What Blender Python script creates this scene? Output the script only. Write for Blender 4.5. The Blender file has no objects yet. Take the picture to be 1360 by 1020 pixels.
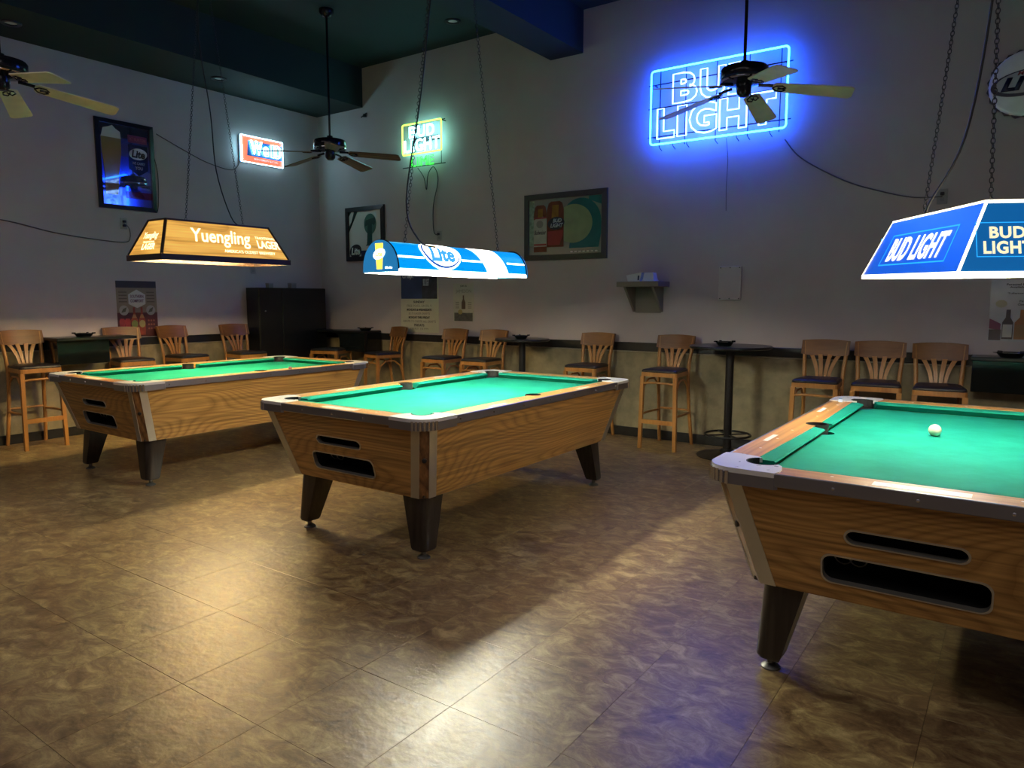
import bpy, bmesh, math, random
from mathutils import Matrix, Vector
from mathutils.geometry import tessellate_polygon
random.seed(7)
PI = math.pi
S = bpy.context.scene
COL = S.collection

# ------------------------------------------------------------------ camera
cam = bpy.data.cameras.new('camera')
cam.sensor_fit = 'HORIZONTAL'; cam.sensor_width = 36.0
cam.lens = 958.8 / 1360 * 36.0
cam.clip_start = 0.02
camo = bpy.data.objects.new('camera', cam); COL.objects.link(camo)
camo.location = (0, 0, 1.42)
camo.rotation_euler = (PI/2 - 0.115905, 0, 0.614891)
S.camera = camo

# ------------------------------------------------------------------ world, fill light, exposure
W = bpy.data.worlds.new('world'); S.world = W; W.use_nodes = True
W.node_tree.nodes['Background'].inputs['Color'].default_value = (0.5, 0.55, 0.65, 1)
W.node_tree.nodes['Background'].inputs['Strength'].default_value = 0.02
S.view_settings.view_transform = 'Standard'
S.view_settings.look = 'None'
S.view_settings.exposure = 1.5
S.view_settings.gamma = 1.0
S.view_settings.use_curve_mapping = False

def area_light(name, loc, rot, sx, sy, energy, color):
    l = bpy.data.lights.new(name, 'AREA'); l.shape = 'RECTANGLE'; l.size = sx; l.size_y = sy
    l.energy = energy; l.color = color
    o = bpy.data.objects.new(name, l); COL.objects.link(o); o.location = loc; o.rotation_euler = rot
    return o
# added unseen fill, placed high so the walls brighten more than table ends
area_light('ambient_fill_light', (-3.4, 0.2, 4.35), (0, 0, 0), 7.5, 1.4, 19, (1.0, 0.90, 0.90))
area_light('side_fill_light', (1.6, -1.0, 4.25), (0, 0, 0), 1.6, 2.4, 13, (1.0, 0.92, 0.85))  # added fill, no fixture: brightens the near end of the right table

TUBE = dict(lager=(98, (1.0, 0.80, 0.42)), lite=(82, (1.0, 0.97, 0.76)), blue=(60, (1.0, 0.90, 0.66)))

# ------------------------------------------------------------------ materials
MATS = {}
def _mat(name):
    m = bpy.data.materials.new(name); m.use_nodes = True
    return m, m.node_tree, m.node_tree.nodes['Principled BSDF']
def mat(name, col, rough=0.5, metal=0.0, var=0.0, vscale=8.0, bump=0.0, bscale=60.0, emit=None, estr=0.0, coat=0.0, spec=None, rvar=0.0):
    if name in MATS: return MATS[name]
    m, t, p = _mat(name); N = t.nodes; Lk = t.links
    p.inputs['Base Color'].default_value = (*col, 1)
    p.inputs['Roughness'].default_value = rough
    p.inputs['Metallic'].default_value = metal
    if spec is not None: p.inputs['Specular IOR Level'].default_value = spec
    if coat: p.inputs['Coat Weight'].default_value = coat; p.inputs['Coat Roughness'].default_value = 0.06
    if emit: p.inputs['Emission Color'].default_value = (*emit, 1); p.inputs['Emission Strength'].default_value = estr
    if var or bump or rvar:
        tc = N.new('ShaderNodeTexCoord')
    if var or rvar:
        no = N.new('ShaderNodeTexNoise'); no.inputs['Scale'].default_value = vscale; no.inputs['Detail'].default_value = 5
        Lk.new(tc.outputs['Object'], no.inputs['Vector'])
        if var:
            r = N.new('ShaderNodeValToRGB')
            r.color_ramp.elements[0].position = 0.3; r.color_ramp.elements[1].position = 0.7
            r.color_ramp.elements[0].color = (*[c*(1-var) for c in col], 1)
            r.color_ramp.elements[1].color = (*[min(1, c*(1+var)) for c in col], 1)
            Lk.new(no.outputs['Fac'], r.inputs['Fac']); Lk.new(r.outputs['Color'], p.inputs['Base Color'])
        if rvar:
            mr = N.new('ShaderNodeMapRange'); mr.inputs['To Min'].default_value = max(0, rough-rvar); mr.inputs['To Max'].default_value = rough+rvar
            Lk.new(no.outputs['Fac'], mr.inputs['Value']); Lk.new(mr.outputs['Result'], p.inputs['Roughness'])
    if bump:
        nb = N.new('ShaderNodeTexNoise'); nb.inputs['Scale'].default_value = bscale; nb.inputs['Detail'].default_value = 4
        Lk.new(tc.outputs['Object'], nb.inputs['Vector'])
        b = N.new('ShaderNodeBump'); b.inputs['Strength'].default_value = bump; b.inputs['Distance'].default_value = 0.01
        Lk.new(nb.outputs['Fac'], b.inputs['Height']); Lk.new(b.outputs['Normal'], p.inputs['Normal'])
    MATS[name] = m
    return m
def emis(name, col, strength):
    if name in MATS: return MATS[name]
    m, t, p = _mat(name)
    p.inputs['Base Color'].default_value = (*[min(1, c) for c in col], 1)
    p.inputs['Roughness'].default_value = 0.3
    p.inputs['Emission Color'].default_value = (*col, 1); p.inputs['Emission Strength'].default_value = strength
    MATS[name] = m
    return m
def wood(name, dark, light, along=0, across=1, ring=9.0, stretch=0.16, dist=5.0, rough=0.35, emitk=0.0, rnd=True, streak=1.0, coat=0.15, lines=22.0):
    """laminate wood grain: long cathedral arches along the 'along' axis of the object"""
    if name in MATS: return MATS[name]
    m, t, p = _mat(name); N = t.nodes; Lk = t.links
    tc = N.new('ShaderNodeTexCoord'); mp = N.new('ShaderNodeMapping')
    sc = [1.0, 1.0, 1.0]; sc[along] = stretch
    mp.inputs['Scale'].default_value = sc
    Lk.new(tc.outputs['Object'], mp.inputs['Vector'])
    vec = mp.outputs['Vector']
    if rnd:
        oi = N.new('ShaderNodeObjectInfo'); ml = N.new('ShaderNodeVectorMath'); ml.operation = 'SCALE'
        ml.inputs[0].default_value = (3.1, 1.7, 0.0); Lk.new(oi.outputs['Random'], ml.inputs['Scale'])
        ad = N.new('ShaderNodeVectorMath'); Lk.new(vec, ad.inputs[0]); Lk.new(ml.outputs['Vector'], ad.inputs[1]); vec = ad.outputs['Vector']
    big = N.new('ShaderNodeTexNoise'); big.inputs['Scale'].default_value = 2.6; big.inputs['Detail'].default_value = 1.0; big.inputs['Roughness'].default_value = 0.3
    Lk.new(vec, big.inputs['Vector'])
    mu0 = N.new('ShaderNodeMath'); mu0.operation = 'MULTIPLY'; mu0.inputs[1].default_value = ring
    Lk.new(big.outputs['Fac'], mu0.inputs[0])
    sp = N.new('ShaderNodeSeparateXYZ'); Lk.new(vec, sp.inputs[0])
    mu = N.new('ShaderNodeMath'); mu.operation = 'MULTIPLY_ADD'; mu.inputs[1].default_value = lines
    Lk.new(sp.outputs[across], mu.inputs[0]); Lk.new(mu0.outputs[0], mu.inputs[2])
    fr = N.new('ShaderNodeMath'); fr.operation = 'FRACT'; Lk.new(mu.outputs[0], fr.inputs[0])
    fine = N.new('ShaderNodeTexNoise'); fine.inputs['Scale'].default_value = 60; fine.inputs['Detail'].default_value = 3
    mp2 = N.new('ShaderNodeMapping'); sc2 = [1.0, 1.0, 1.0]; sc2[along] = 0.06; mp2.inputs['Scale'].default_value = sc2
    Lk.new(vec, mp2.inputs['Vector']); Lk.new(mp2.outputs['Vector'], fine.inputs['Vector'])
    r1 = N.new('ShaderNodeValToRGB'); e = r1.color_ramp.elements
    e[0].position = 0.0; e[0].color = (*dark, 1); e[1].position = 1.0; e[1].color = (*light, 1)
    e[1].color = (*[d*0.75+l*0.25 for d, l in zip(dark, light)], 1)
    k = e.new(0.30); k.color = (*[d*0.3+l*0.7 for d, l in zip(dark, light)], 1)
    k = e.new(0.65); k.color = (*light, 1)
    Lk.new(fr.outputs[0], r1.inputs['Fac'])
    r2 = N.new('ShaderNodeValToRGB'); e = r2.color_ramp.elements
    lo = 1-0.45*streak
    e[0].position = 0.35; e[0].color = (lo, lo*0.97, lo*0.93, 1); e[1].position = 0.62; e[1].color = (1, 1, 1, 1)
    Lk.new(fine.outputs['Fac'], r2.inputs['Fac'])
    mx = N.new('ShaderNodeMix'); mx.data_type = 'RGBA'; mx.blend_type = 'MULTIPLY'; mx.inputs['Factor'].default_value = 1.0
    Lk.new(r1.outputs['Color'], mx.inputs['A']); Lk.new(r2.outputs['Color'], mx.inputs['B'])
    Lk.new(mx.outputs['Result'], p.inputs['Base Color'])
    p.inputs['Roughness'].default_value = rough
    p.inputs['Coat Weight'].default_value = coat; p.inputs['Coat Roughness'].default_value = 0.2
    if emitk:
        Lk.new(mx.outputs['Result'], p.inputs['Emission Color']); p.inputs['Emission Strength'].default_value = emitk
    MATS[name] = m
    return m
def floor_mat():
    m, t, p = _mat('vinyl_tile'); N = t.nodes; Lk = t.links
    geo = N.new('ShaderNodeNewGeometry')
    oi = N.new('ShaderNodeObjectInfo')
    ml = N.new('ShaderNodeVectorMath'); ml.operation = 'SCALE'; ml.inputs[0].default_value = (0.10, 0.17, 0.1); Lk.new(oi.outputs['Random'], ml.inputs['Scale'])
    ad = N.new('ShaderNodeVectorMath'); Lk.new(geo.outputs['Position'], ad.inputs[0]); Lk.new(ml.outputs['Vector'], ad.inputs[1])
    mp = N.new('ShaderNodeMapping'); mp.inputs['Rotation'].default_value = (0, 0, -0.5); mp.inputs['Scale'].default_value = (0.68, 1.0, 1)
    Lk.new(ad.outputs['Vector'], mp.inputs['Vector'])
    n1 = N.new('ShaderNodeTexNoise'); n1.inputs['Scale'].default_value = 12; n1.inputs['Detail'].default_value = 7; n1.inputs['Roughness'].default_value = 0.74; n1.inputs['Distortion'].default_value = 0.7
    Lk.new(mp.outputs['Vector'], n1.inputs['Vector'])
    r = N.new('ShaderNodeValToRGB'); e = r.color_ramp.elements
    e[0].position = 0.33; e[0].color = (0.098, 0.056, 0.028, 1)
    e[1].position = 0.68; e[1].color = (0.47, 0.36, 0.185, 1)
    k = e.new(0.47); k.color = (0.20, 0.128, 0.064, 1)
    k = e.new(0.56); k.color = (0.29, 0.215, 0.10, 1)
    Lk.new(n1.outputs['Fac'], r.inputs['Fac'])
    n2 = N.new('ShaderNodeTexNoise'); n2.inputs['Scale'].default_value = 1.1; n2.inputs['Detail'].default_value = 3
    Lk.new(geo.outputs['Position'], n2.inputs['Vector'])
    r2 = N.new('ShaderNodeValToRGB'); e = r2.color_ramp.elements
    e[0].position = 0.3; e[0].color = (0.78, 0.74, 0.70, 1); e[1].position = 0.7; e[1].color = (1.1, 1.08, 1.0, 1)
    Lk.new(n2.outputs['Fac'], r2.inputs['Fac'])
    mx = N.new('ShaderNodeMix'); mx.data_type = 'RGBA'; mx.blend_type = 'MULTIPLY'; mx.inputs['Factor'].default_value = 1.0
    Lk.new(r.outputs['Color'], mx.inputs['A']); Lk.new(r2.outputs['Color'], mx.inputs['B'])
    Lk.new(mx.outputs['Result'], p.inputs['Base Color'])
    mr = N.new('ShaderNodeMapRange'); mr.inputs['To Min'].default_value = 0.26; mr.inputs['To Max'].default_value = 0.46
    Lk.new(n1.outputs['Fac'], mr.inputs['Value']); Lk.new(mr.outputs['Result'], p.inputs['Roughness'])
    n3 = N.new('ShaderNodeTexNoise'); n3.inputs['Scale'].default_value = 34; n3.inputs['Detail'].default_value = 4
    Lk.new(mp.outputs['Vector'], n3.inputs['Vector'])
    b = N.new('ShaderNodeBump'); b.inputs['Strength'].default_value = 0.32; b.inputs['Distance'].default_value = 0.006
    Lk.new(n3.outputs['Fac'], b.inputs['Height']); Lk.new(b.outputs['Normal'], p.inputs['Normal'])
    p.inputs['Specular IOR Level'].default_value = 0.55
    return m
def cloth_mat():
    m, t, p = _mat('green_cloth'); N = t.nodes; Lk = t.links
    tc = N.new('ShaderNodeTexCoord')
    n = N.new('ShaderNodeTexNoise'); n.inputs['Scale'].default_value = 4; n.inputs['Detail'].default_value = 6; n.inputs['Roughness'].default_value = 0.7
    Lk.new(tc.outputs['Object'], n.inputs['Vector'])
    r = N.new('ShaderNodeValToRGB'); e = r.color_ramp.elements
    e[0].position = 0.3; e[0].color = (0.001, 0.160, 0.105, 1); e[1].position = 0.75; e[1].color = (0.006, 0.225, 0.155, 1)
    Lk.new(n.outputs['Fac'], r.inputs['Fac']); Lk.new(r.outputs['Color'], p.inputs['Base Color'])
    p.inputs['Roughness'].default_value = 0.9
    p.inputs['Sheen Weight'].default_value = 0.0
    p.inputs['Specular IOR Level'].default_value = 0.15
    f = N.new('ShaderNodeTexNoise'); f.inputs['Scale'].default_value = 500
    Lk.new(tc.outputs['Object'], f.inputs['Vector'])
    b = N.new('ShaderNodeBump'); b.inputs['Strength'].default_value = 0.1; b.inputs['Distance'].default_value = 0.002
    Lk.new(f.outputs['Fac'], b.inputs['Height']); Lk.new(b.outputs['Normal'], p.inputs['Normal'])
    return m

M_tile = floor_mat()
M_cloth = cloth_mat()
M_seam = mat('floor_seam', (0.06, 0.042, 0.026), 0.9)
M_wall = mat('mauve_wall_paint', (0.47, 0.412, 0.425), 0.85, var=0.07, vscale=1.6, bump=0.06, bscale=40)
M_low = mat('olive_lower_wall', (0.24, 0.205, 0.125), 0.8, var=0.22, vscale=9, bump=0.25, bscale=26)
M_ceil = mat('dark_teal_ceiling', (0.010, 0.022, 0.020), 0.8, var=0.1, vscale=2)
M_blacktrim = mat('black_rail_paint', (0.012, 0.012, 0.012), 0.4, var=0.3, vscale=14)
M_black = mat('black_laminate', (0.008, 0.009, 0.009), 0.3, var=0.2, vscale=5)
M_blackgloss = mat('black_gloss', (0.006, 0.009, 0.009), 0.12)
M_steelblk = mat('black_steel', (0.012, 0.012, 0.013), 0.35, metal=0.2)
M_apron = wood('oak_laminate_apron', (0.34, 0.165, 0.040), (0.56, 0.30, 0.082), ring=36, stretch=0.22, lines=24)
M_railwood = wood('oak_rail_top', (0.46, 0.21, 0.050), (0.60, 0.31, 0.085), ring=5, stretch=0.1, streak=0.7, along=1, across=0)
M_railwood_x = wood('oak_rail_top_cross', (0.46, 0.21, 0.050), (0.60, 0.31, 0.085), ring=5, stretch=0.1, streak=0.7, along=0)
M_stripwood = wood('oak_corner_strip', (0.13, 0.05, 0.015), (0.30, 0.14, 0.045), ring=8, stretch=0.2, along=1, across=0)
M_legwood = wood('dark_walnut_leg', (0.016, 0.011, 0.009), (0.032, 0.023, 0.019), ring=6, stretch=0.12, along=2, across=0, rough=0.3)
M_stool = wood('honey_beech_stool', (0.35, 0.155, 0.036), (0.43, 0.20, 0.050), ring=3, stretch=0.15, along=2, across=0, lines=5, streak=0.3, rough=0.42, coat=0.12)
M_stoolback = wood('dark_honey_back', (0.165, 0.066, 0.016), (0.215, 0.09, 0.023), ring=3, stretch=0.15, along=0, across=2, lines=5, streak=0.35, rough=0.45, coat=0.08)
M_vinyl = mat('brown_black_vinyl', (0.020, 0.016, 0.016), 0.38, var=0.2, vscale=20)
M_alu = mat('brushed_aluminium', (0.60, 0.57, 0.50), 0.36, metal=0.9, rvar=0.08, vscale=30)
M_band = mat('rail_band_metal', (0.30, 0.30, 0.33), 0.30, metal=0.85)
M_chrome = mat('worn_chrome', (0.80, 0.80, 0.82), 0.10, metal=1.0, rvar=0.06, vscale=22)
M_castTop = mat('casting_top', (0.74, 0.72, 0.70), 0.3, metal=0.25, rvar=0.08, vscale=22)
M_dark = mat('pocket_rubber', (0.010, 0.010, 0.010), 0.6)
M_white = mat('white_enamel', (0.85, 0.83, 0.78), 0.5)
M_ivory = mat('cue_ball_resin', (0.86, 0.80, 0.52), 0.08, coat=0.5)
M_chain = mat('dark_chain_steel', (0.05, 0.05, 0.055), 0.4, metal=0.8)
M_cord = mat('black_cord', (0.012, 0.012, 0.014), 0.5)
M_greycord = mat('painted_cord', (0.12, 0.11, 0.115), 0.6)
M_navy = mat('fan_motor_black', (0.010, 0.012, 0.018), 0.18, metal=0.3)
M_blade = mat('cream_fan_blade', (0.62, 0.56, 0.40), 0.45, var=0.12, vscale=6)
M_bladebr = wood('brown_fan_blade', (0.16, 0.09, 0.045), (0.30, 0.19, 0.10), along=0, across=1, stretch=0.12, ring=5)
M_frameblk = mat('black_picture_frame', (0.010, 0.010, 0.011), 0.28)
M_framegry = mat('charcoal_picture_frame', (0.055, 0.052, 0.048), 0.45)

# ------------------------------------------------------------------ mesh helpers
class MB:
    def __init__(self): self.v = []; self.f = []
    def add(self, vs, fs):
        o = len(self.v); self.v += [tuple(p) for p in vs]; self.f += [tuple(i+o for i in q) for q in fs]; return self
    def box(self, x0, x1, y0, y1, z0, z1):
        return self.hexa([(x0,y0,z0),(x1,y0,z0),(x1,y1,z0),(x0,y1,z0),(x0,y0,z1),(x1,y0,z1),(x1,y1,z1),(x0,y1,z1)])
    def hexa(self, p):
        return self.add(p, [(3,2,1,0),(4,5,6,7),(0,1,5,4),(1,2,6,5),(2,3,7,6),(3,0,4,7)])
    def rbox(self, x0, x1, y0, y1, z0, z1, b=0.004):
        """box with every edge chamfered"""
        bm = bmesh.new(); bmesh.ops.create_cube(bm, size=1)
        for v in bm.verts:
            v.co = ((x0+x1)/2+v.co.x*(x1-x0), (y0+y1)/2+v.co.y*(y1-y0), (z0+z1)/2+v.co.z*(z1-z0))
        bmesh.ops.bevel(bm, geom=bm.edges[:], offset=b, segments=1, profile=0.5, affect='EDGES')
        return self.bm(bm)
    def bm(self, bm):
        bm.verts.index_update()
        self.add([v.co[:] for v in bm.verts], [[v.index for v in f.verts] for f in bm.faces]); bm.free(); return self
    def tube(self, path, r, n=8, closed=False, caps=True, flat=1.0, up=None):
        """sweep a circle (or ellipse) along a polyline; r may be a list"""
        P = [Vector(p) for p in path]; k = len(P)
        R = r if isinstance(r, (list, tuple)) else [r]*k
        nrm = None; vs = []
        for i in range(k):
            if closed: t = (P[(i+1) % k]-P[i-1])
            else: t = P[min(i+1, k-1)]-P[max(i-1, 0)]
            if t.length < 1e-9: t = Vector((0, 0, 1))
            t.normalize()
            if nrm is None:
                a = Vector(up) if up else (Vector((0, 0, 1)) if abs(t.z) < 0.9 else Vector((1, 0, 0)))
                nrm = (a-t*a.dot(t)).normalized()
            else:
                nrm = (nrm-t*nrm.dot(t))
                nrm = nrm.normalized() if nrm.length > 1e-6 else t.orthogonal().normalized()
            b = t.cross(nrm)
            for j in range(n):
                a = 2*PI*(j+0.5)/n
                vs.append(P[i]+nrm*math.cos(a)*R[i]+b*math.sin(a)*R[i]*flat)
        fs = []
        for i in range(k if closed else k-1):
            for j in range(n):
                a, b2 = i*n+j, i*n+(j+1) % n; c, d = ((i+1) % k)*n+(j+1) % n, ((i+1) % k)*n+j
                fs.append((a, b2, c, d))
        if caps and not closed:
            fs.append(tuple(range(n-1, -1, -1))); fs.append(tuple((k-1)*n+j for j in range(n)))
        return self.add(vs, fs)
    def lathe(self, prof, n=24, c=(0,0,0), sx=1.0, sy=1.0):
        vs = []; fs = []
        for (r, z) in prof:
            for j in range(n):
                a = 2*PI*j/n; vs.append((c[0]+r*sx*math.cos(a), c[1]+r*sy*math.sin(a), c[2]+z))
        for i in range(len(prof)-1):
            for j in range(n):
                fs.append((i*n+j, i*n+(j+1) % n, (i+1)*n+(j+1) % n, (i+1)*n+j))
        if prof[0][0] > 1e-6: fs.append(tuple(range(n-1, -1, -1)))
        if prof[-1][0] > 1e-6: fs.append(tuple((len(prof)-1)*n+j for j in range(n)))
        return self.add(vs, fs)
    def plate(self, outline, z0, z1, holes=()):
        """extruded 2-D outline (counter-clockwise) with holes, between z0 and z1"""
        loops = [list(outline)]+[list(h) for h in holes]
        tri = tessellate_polygon([[Vector((p[0], p[1], 0)) for p in l] for l in loops])
        flat = [p for l in loops for p in l]; n = len(flat)
        vs = [(p[0], p[1], z1) for p in flat]+[(p[0], p[1], z0) for p in flat]
        fs = []
        for a, b, c in tri:
            ax, ay = flat[a]; bx, by = flat[b]; cx, cy = flat[c]
            if (bx-ax)*(cy-ay)-(by-ay)*(cx-ax) < 0: b, c = c, b
            fs.append((a, b, c)); fs.append((a+n, c+n, b+n))
        o = 0
        for li, l in enumerate(loops):
            ar = sum(l[i][0]*l[(i+1) % len(l)][1]-l[(i+1) % len(l)][0]*l[i][1] for i in range(len(l)))
            rev = (ar < 0) != (li > 0)
            for i in range(len(l)):
                a, b = o+i, o+(i+1) % len(l)
                fs.append((b, a, a+n, b+n) if rev else (a, b, b+n, a+n)) if False else fs.append((a, a+n, b+n, b) if not rev else (b, b+n, a+n, a))
            o += len(l)
        return self.add(vs, fs)
    def mesh(self, name, material, smooth=None):
        me = bpy.data.meshes.new(name); me.from_pydata(self.v, [], self.f); me.update()
        me.materials.append(material)
        if smooth is not None:
            for p in me.polygons: p.use_smooth = True
            me.set_sharp_from_angle(angle=math.radians(smooth))
        return me
    def build(self, name, material, parent=None, smooth=None, fix=False, mw=None):
        me = self.mesh(name, material, smooth)
        if fix:
            bm = bmesh.new(); bm.from_mesh(me); bmesh.ops.recalc_face_normals(bm, faces=bm.faces[:]); bm.to_mesh(me); bm.free()
        return link(name, me, parent, mw)

def link(name, me, parent=None, mw=None):
    o = bpy.data.objects.new(name, me); COL.objects.link(o)
    if parent is not None: o.parent = parent
    if mw is not None: o.matrix_local = mw
    return o
def empty(name, loc=(0,0,0), rz=0.0, mw=None):
    o = bpy.data.objects.new(name, None); COL.objects.link(o); o.empty_display_size = 0.1
    if mw is not None: o.matrix_world = mw
    else: o.location = loc; o.rotation_euler = (0, 0, rz)
    return o
def tag(o, label, cat, group=None, kind=None):
    o['label'] = label; o['category'] = cat
    if group: o['group'] = group
    if kind: o['kind'] = kind
    return o
def thing(name, label, cat, loc=(0,0,0), rz=0.0, group=None, mw=None):
    return tag(empty(name, loc, rz, mw), label, cat, group)
def struct(o): o['kind'] = 'structure'; return o
def kids(o): return [c for c in ALLCH.get(o.name, [])]
def dup(root, loc=None, rz=None, scale=None):
    """copy of a thing with its parts and sub-parts"""
    def rec(o, par):
        c = o.copy(); COL.objects.link(c)
        if par is not None: c.parent = par
        for ch in list(o.children): rec(ch, c)
        return c
    r = rec(root, None)
    if loc is not None: r.location = loc
    if rz is not None: r.rotation_euler = (0, 0, rz)
    if scale is not None: r.scale = scale
    return r
def frame(o, x, y):
    x = Vector(x).normalized(); y = Vector(y); z = x.cross(y).normalized(); y = z.cross(x)
    m = Matrix((x, y, z)).transposed().to_4x4(); m.translation = Vector(o); return m
def wallB(x, z, off=0.0):  # sign frame on the back wall: x right, y up, z towards the room
    return frame((x, YB-off, z), (1,0,0), (0,0,1))
def wallA(y, z, off=0.0):
    return frame((XA+off, y, z), (0,1,0), (0,0,1))
def rrect(x0, x1, y0, y1, r, n=5):
    out = []
    for cx, cy, a0 in ((x1-r, y1-r, 0), (x0+r, y1-r, PI/2), (x0+r, y0+r, PI), (x1-r, y0+r, 1.5*PI)):
        for i in range(n+1):
            a = a0+PI/2*i/n; out.append((cx+r*math.cos(a), cy+r*math.sin(a)))
    return out
def ell(cx, cy, rx, ry, n=28, a0=0.0, tilt=0.0):
    out = []
    for i in range(n):
        a = a0+2*PI*i/n; x, y = rx*math.cos(a), ry*math.sin(a)
        out.append((cx+x*math.cos(tilt)-y*math.sin(tilt), cy+x*math.sin(tilt)+y*math.cos(tilt)))
    return out
def ring(outline, k):
    cx = sum(p[0] for p in outline)/len(outline); cy = sum(p[1] for p in outline)/len(outline)
    return [(cx+(x-cx)*k[0], cy+(y-cy)*k[1]) for x, y in outline]
def text_mesh(s, w, h, bold=0.0, tube=0.0, shear=0.0, thick=0.0006, cx=0.0, cy=0.0, z=0.0, res=3, spacing=1.0, keep=False, line=1.0):
    """lettering fitted to a w x h box centred on cx, cy; tube > 0 gives outline tubes"""
    cu = bpy.data.curves.new('lettering', 'FONT'); cu.body = s; cu.size = 1.0
    cu.align_x = 'CENTER'; cu.resolution_u = res; cu.shear = shear; cu.space_character = spacing; cu.space_line = line
    cu.offset = bold
    if tube: cu.fill_mode = 'NONE'
    ob = bpy.data.objects.new('lettering', cu)
    me = bpy.data.meshes.new_from_object(ob)
    bpy.data.objects.remove(ob); bpy.data.curves.remove(cu)
    xs = [v.co.x for v in me.vertices]; ys = [v.co.y for v in me.vertices]
    x0, x1, y0, y1 = min(xs), max(xs), min(ys), max(ys)
    sx = w/(x1-x0); sy = h/(y1-y0)
    if keep: sx = sy = min(sx, sy)
    for v in me.vertices:
        v.co.x = cx+(v.co.x-(x0+x1)/2)*sx; v.co.y = cy+(v.co.y-(y0+y1)/2)*sy; v.co.z = z
    return me
def text(name, s, w, h, material, parent, z=0.002, thick=0.0008, **k):
    me = text_mesh(s, w, h, z=0.0, **k)
    bm = bmesh.new(); bm.from_mesh(me)
    r = bmesh.ops.extrude_face_region(bm, geom=bm.faces[:])
    for v in [g for g in r['geom'] if isinstance(g, bmesh.types.BMVert)]: v.co.z += thick
    bmesh.ops.recalc_face_normals(bm, faces=bm.faces[:])
    for v in bm.verts: v.co.z += z
    bm.to_mesh(me); bm.free(); me.name = name; me.materials.clear(); me.materials.append(material)
    return link(name, me, parent)
def outline_loops(s, w, h, bold, cx, cy):
    """closed outline polylines of a glyph, for neon tubing"""
    me = text_mesh(s, w, h, bold=bold, tube=0, cx=cx, cy=cy, res=3)
    bm = bmesh.new(); bm.from_mesh(me); bmesh.ops.remove_doubles(bm, verts=bm.verts[:], dist=1e-5)
    nxt = {}
    for e in bm.edges:
        if len(e.link_faces) == 1:
            a, b = e.verts; nxt.setdefault(a.index, []).append(b.index); nxt.setdefault(b.index, []).append(a.index)
    bm.verts.ensure_lookup_table(); co = [v.co.copy() for v in bm.verts]
    loops = []; seen = set()
    for s0 in list(nxt):
        if s0 in seen: continue
        loop = [s0]; seen.add(s0); cur = s0
        while True:
            c = [q for q in nxt[cur] if q not in seen]
            if not c: break
            cur = c[0]; seen.add(cur); loop.append(cur)
        if len(loop) > 2: loops.append([co[i] for i in loop])
    bm.free(); bpy.data.meshes.remove(me)
    return loops

def flat(name, outline, material, parent, z=0.001, t=0.0008, holes=()):
    return MB().plate(outline, z, z+t, holes).build(name, material, parent)
def rect(name, x0, x1, y0, y1, material, parent, z=0.001, t=0.0008):
    return flat(name, [(x0,y0),(x1,y0),(x1,y1),(x0,y1)], material, parent, z, t)

YB, XA, ZC = 6.85, -8.12, 4.40
XR, YR = 3.4, -5.2

# ================================================================== THE ROOM
fl = struct(MB().box(XA, XR, YR, YB, -0.08, -0.004).build('floor', M_seam))
TP = 0.457; TX0, TY0 = -1.556, 1.825
def cam_px(p):
    v = Vector(p)-camo.location
    yaw, pit = 0.614891, 0.115905
    F = Vector((-math.sin(yaw)*math.cos(pit), math.cos(yaw)*math.cos(pit), -math.sin(pit))); R = Vector((math.cos(yaw), math.sin(yaw), 0)); D = F.cross(R)
    z = v.dot(F)
    return (680+958.8*v.dot(R)/z, 510+958.8*v.dot(D)/z, z) if z > 0.2 else (-9999, -9999, z)
cells = []
for i in range(-15, 12):
    for j in range(-16, 12):
        x0, y0 = TX0+i*TP, TY0+j*TP
        x1, y1 = min(x0+TP, XR), min(y0+TP, YB); x0 = max(x0, XA); y0 = max(y0, YR)
        if x1-x0 < 0.02 or y1-y0 < 0.02: continue
        cs = [cam_px((x, y, 0)) for x in (x0, x1) for y in (y0, y1)]
        inn = any(-30 < c[0] < 1390 and 380 < c[1] < 1050 for c in cs) or (-30 < cam_px(((x0+x1)/2, (y0+y1)/2, 0))[0] < 1390 and 380 < cam_px(((x0+x1)/2, (y0+y1)/2, 0))[1] < 1050)
        cells.append((inn, min(c[2] for c in cs), x0, x1, y0, y1))
near = sorted([c for c in cells if c[0]], key=lambda c: c[1])[:300]
rest = [c for c in cells if c not in near]
tile_cache = {}
g = 0.0005
for c in near:
    w, d = c[3]-c[2], c[5]-c[4]; key = (round(w, 3), round(d, 3))
    if key not in tile_cache:
        tile_cache[key] = MB().rbox(-w/2+g, w/2-g, -d/2+g, d/2-g, -0.006, 0.0, 0.0004).mesh('tile', M_tile)
    o = link('tile', tile_cache[key], fl); o.location = ((c[2]+c[3])/2, (c[4]+c[5])/2, 0)
mb = MB()
for c in rest: mb.box(c[2]+g, c[3]-g, c[4]+g, c[5]-g, -0.006, 0)
o = mb.build('tile_field', M_tile, fl); o['kind'] = 'stuff'

struct(MB().box(XA-0.15, XR+0.15, YB, YB+0.15, -0.08, ZC+0.2).build('wall_back', M_wall))
struct(MB().box(XA-0.15, XA, YR, YB, -0.08, ZC+0.2).build('wall_left', M_wall))
struct(MB().box(XR, XR+0.15, YR, YB, -0.08, ZC+0.2).build('wall_right', M_wall))
struct(MB().box(XA-0.15, XR+0.15, YR-0.15, YR, -0.08, ZC+0.2).build('wall_rear', M_wall))
ceil = struct(MB().box(XA, XR, YR, YB, ZC, ZC+0.2).build('ceiling', M_ceil))
MB().box(XA, -7.22, YR, YB, 3.91, ZC).build('soffit', M_ceil, ceil)
MB().box(-4.33, -3.93, YR, YB, 3.972, ZC).build('beam', M_ceil, ceil)
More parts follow.
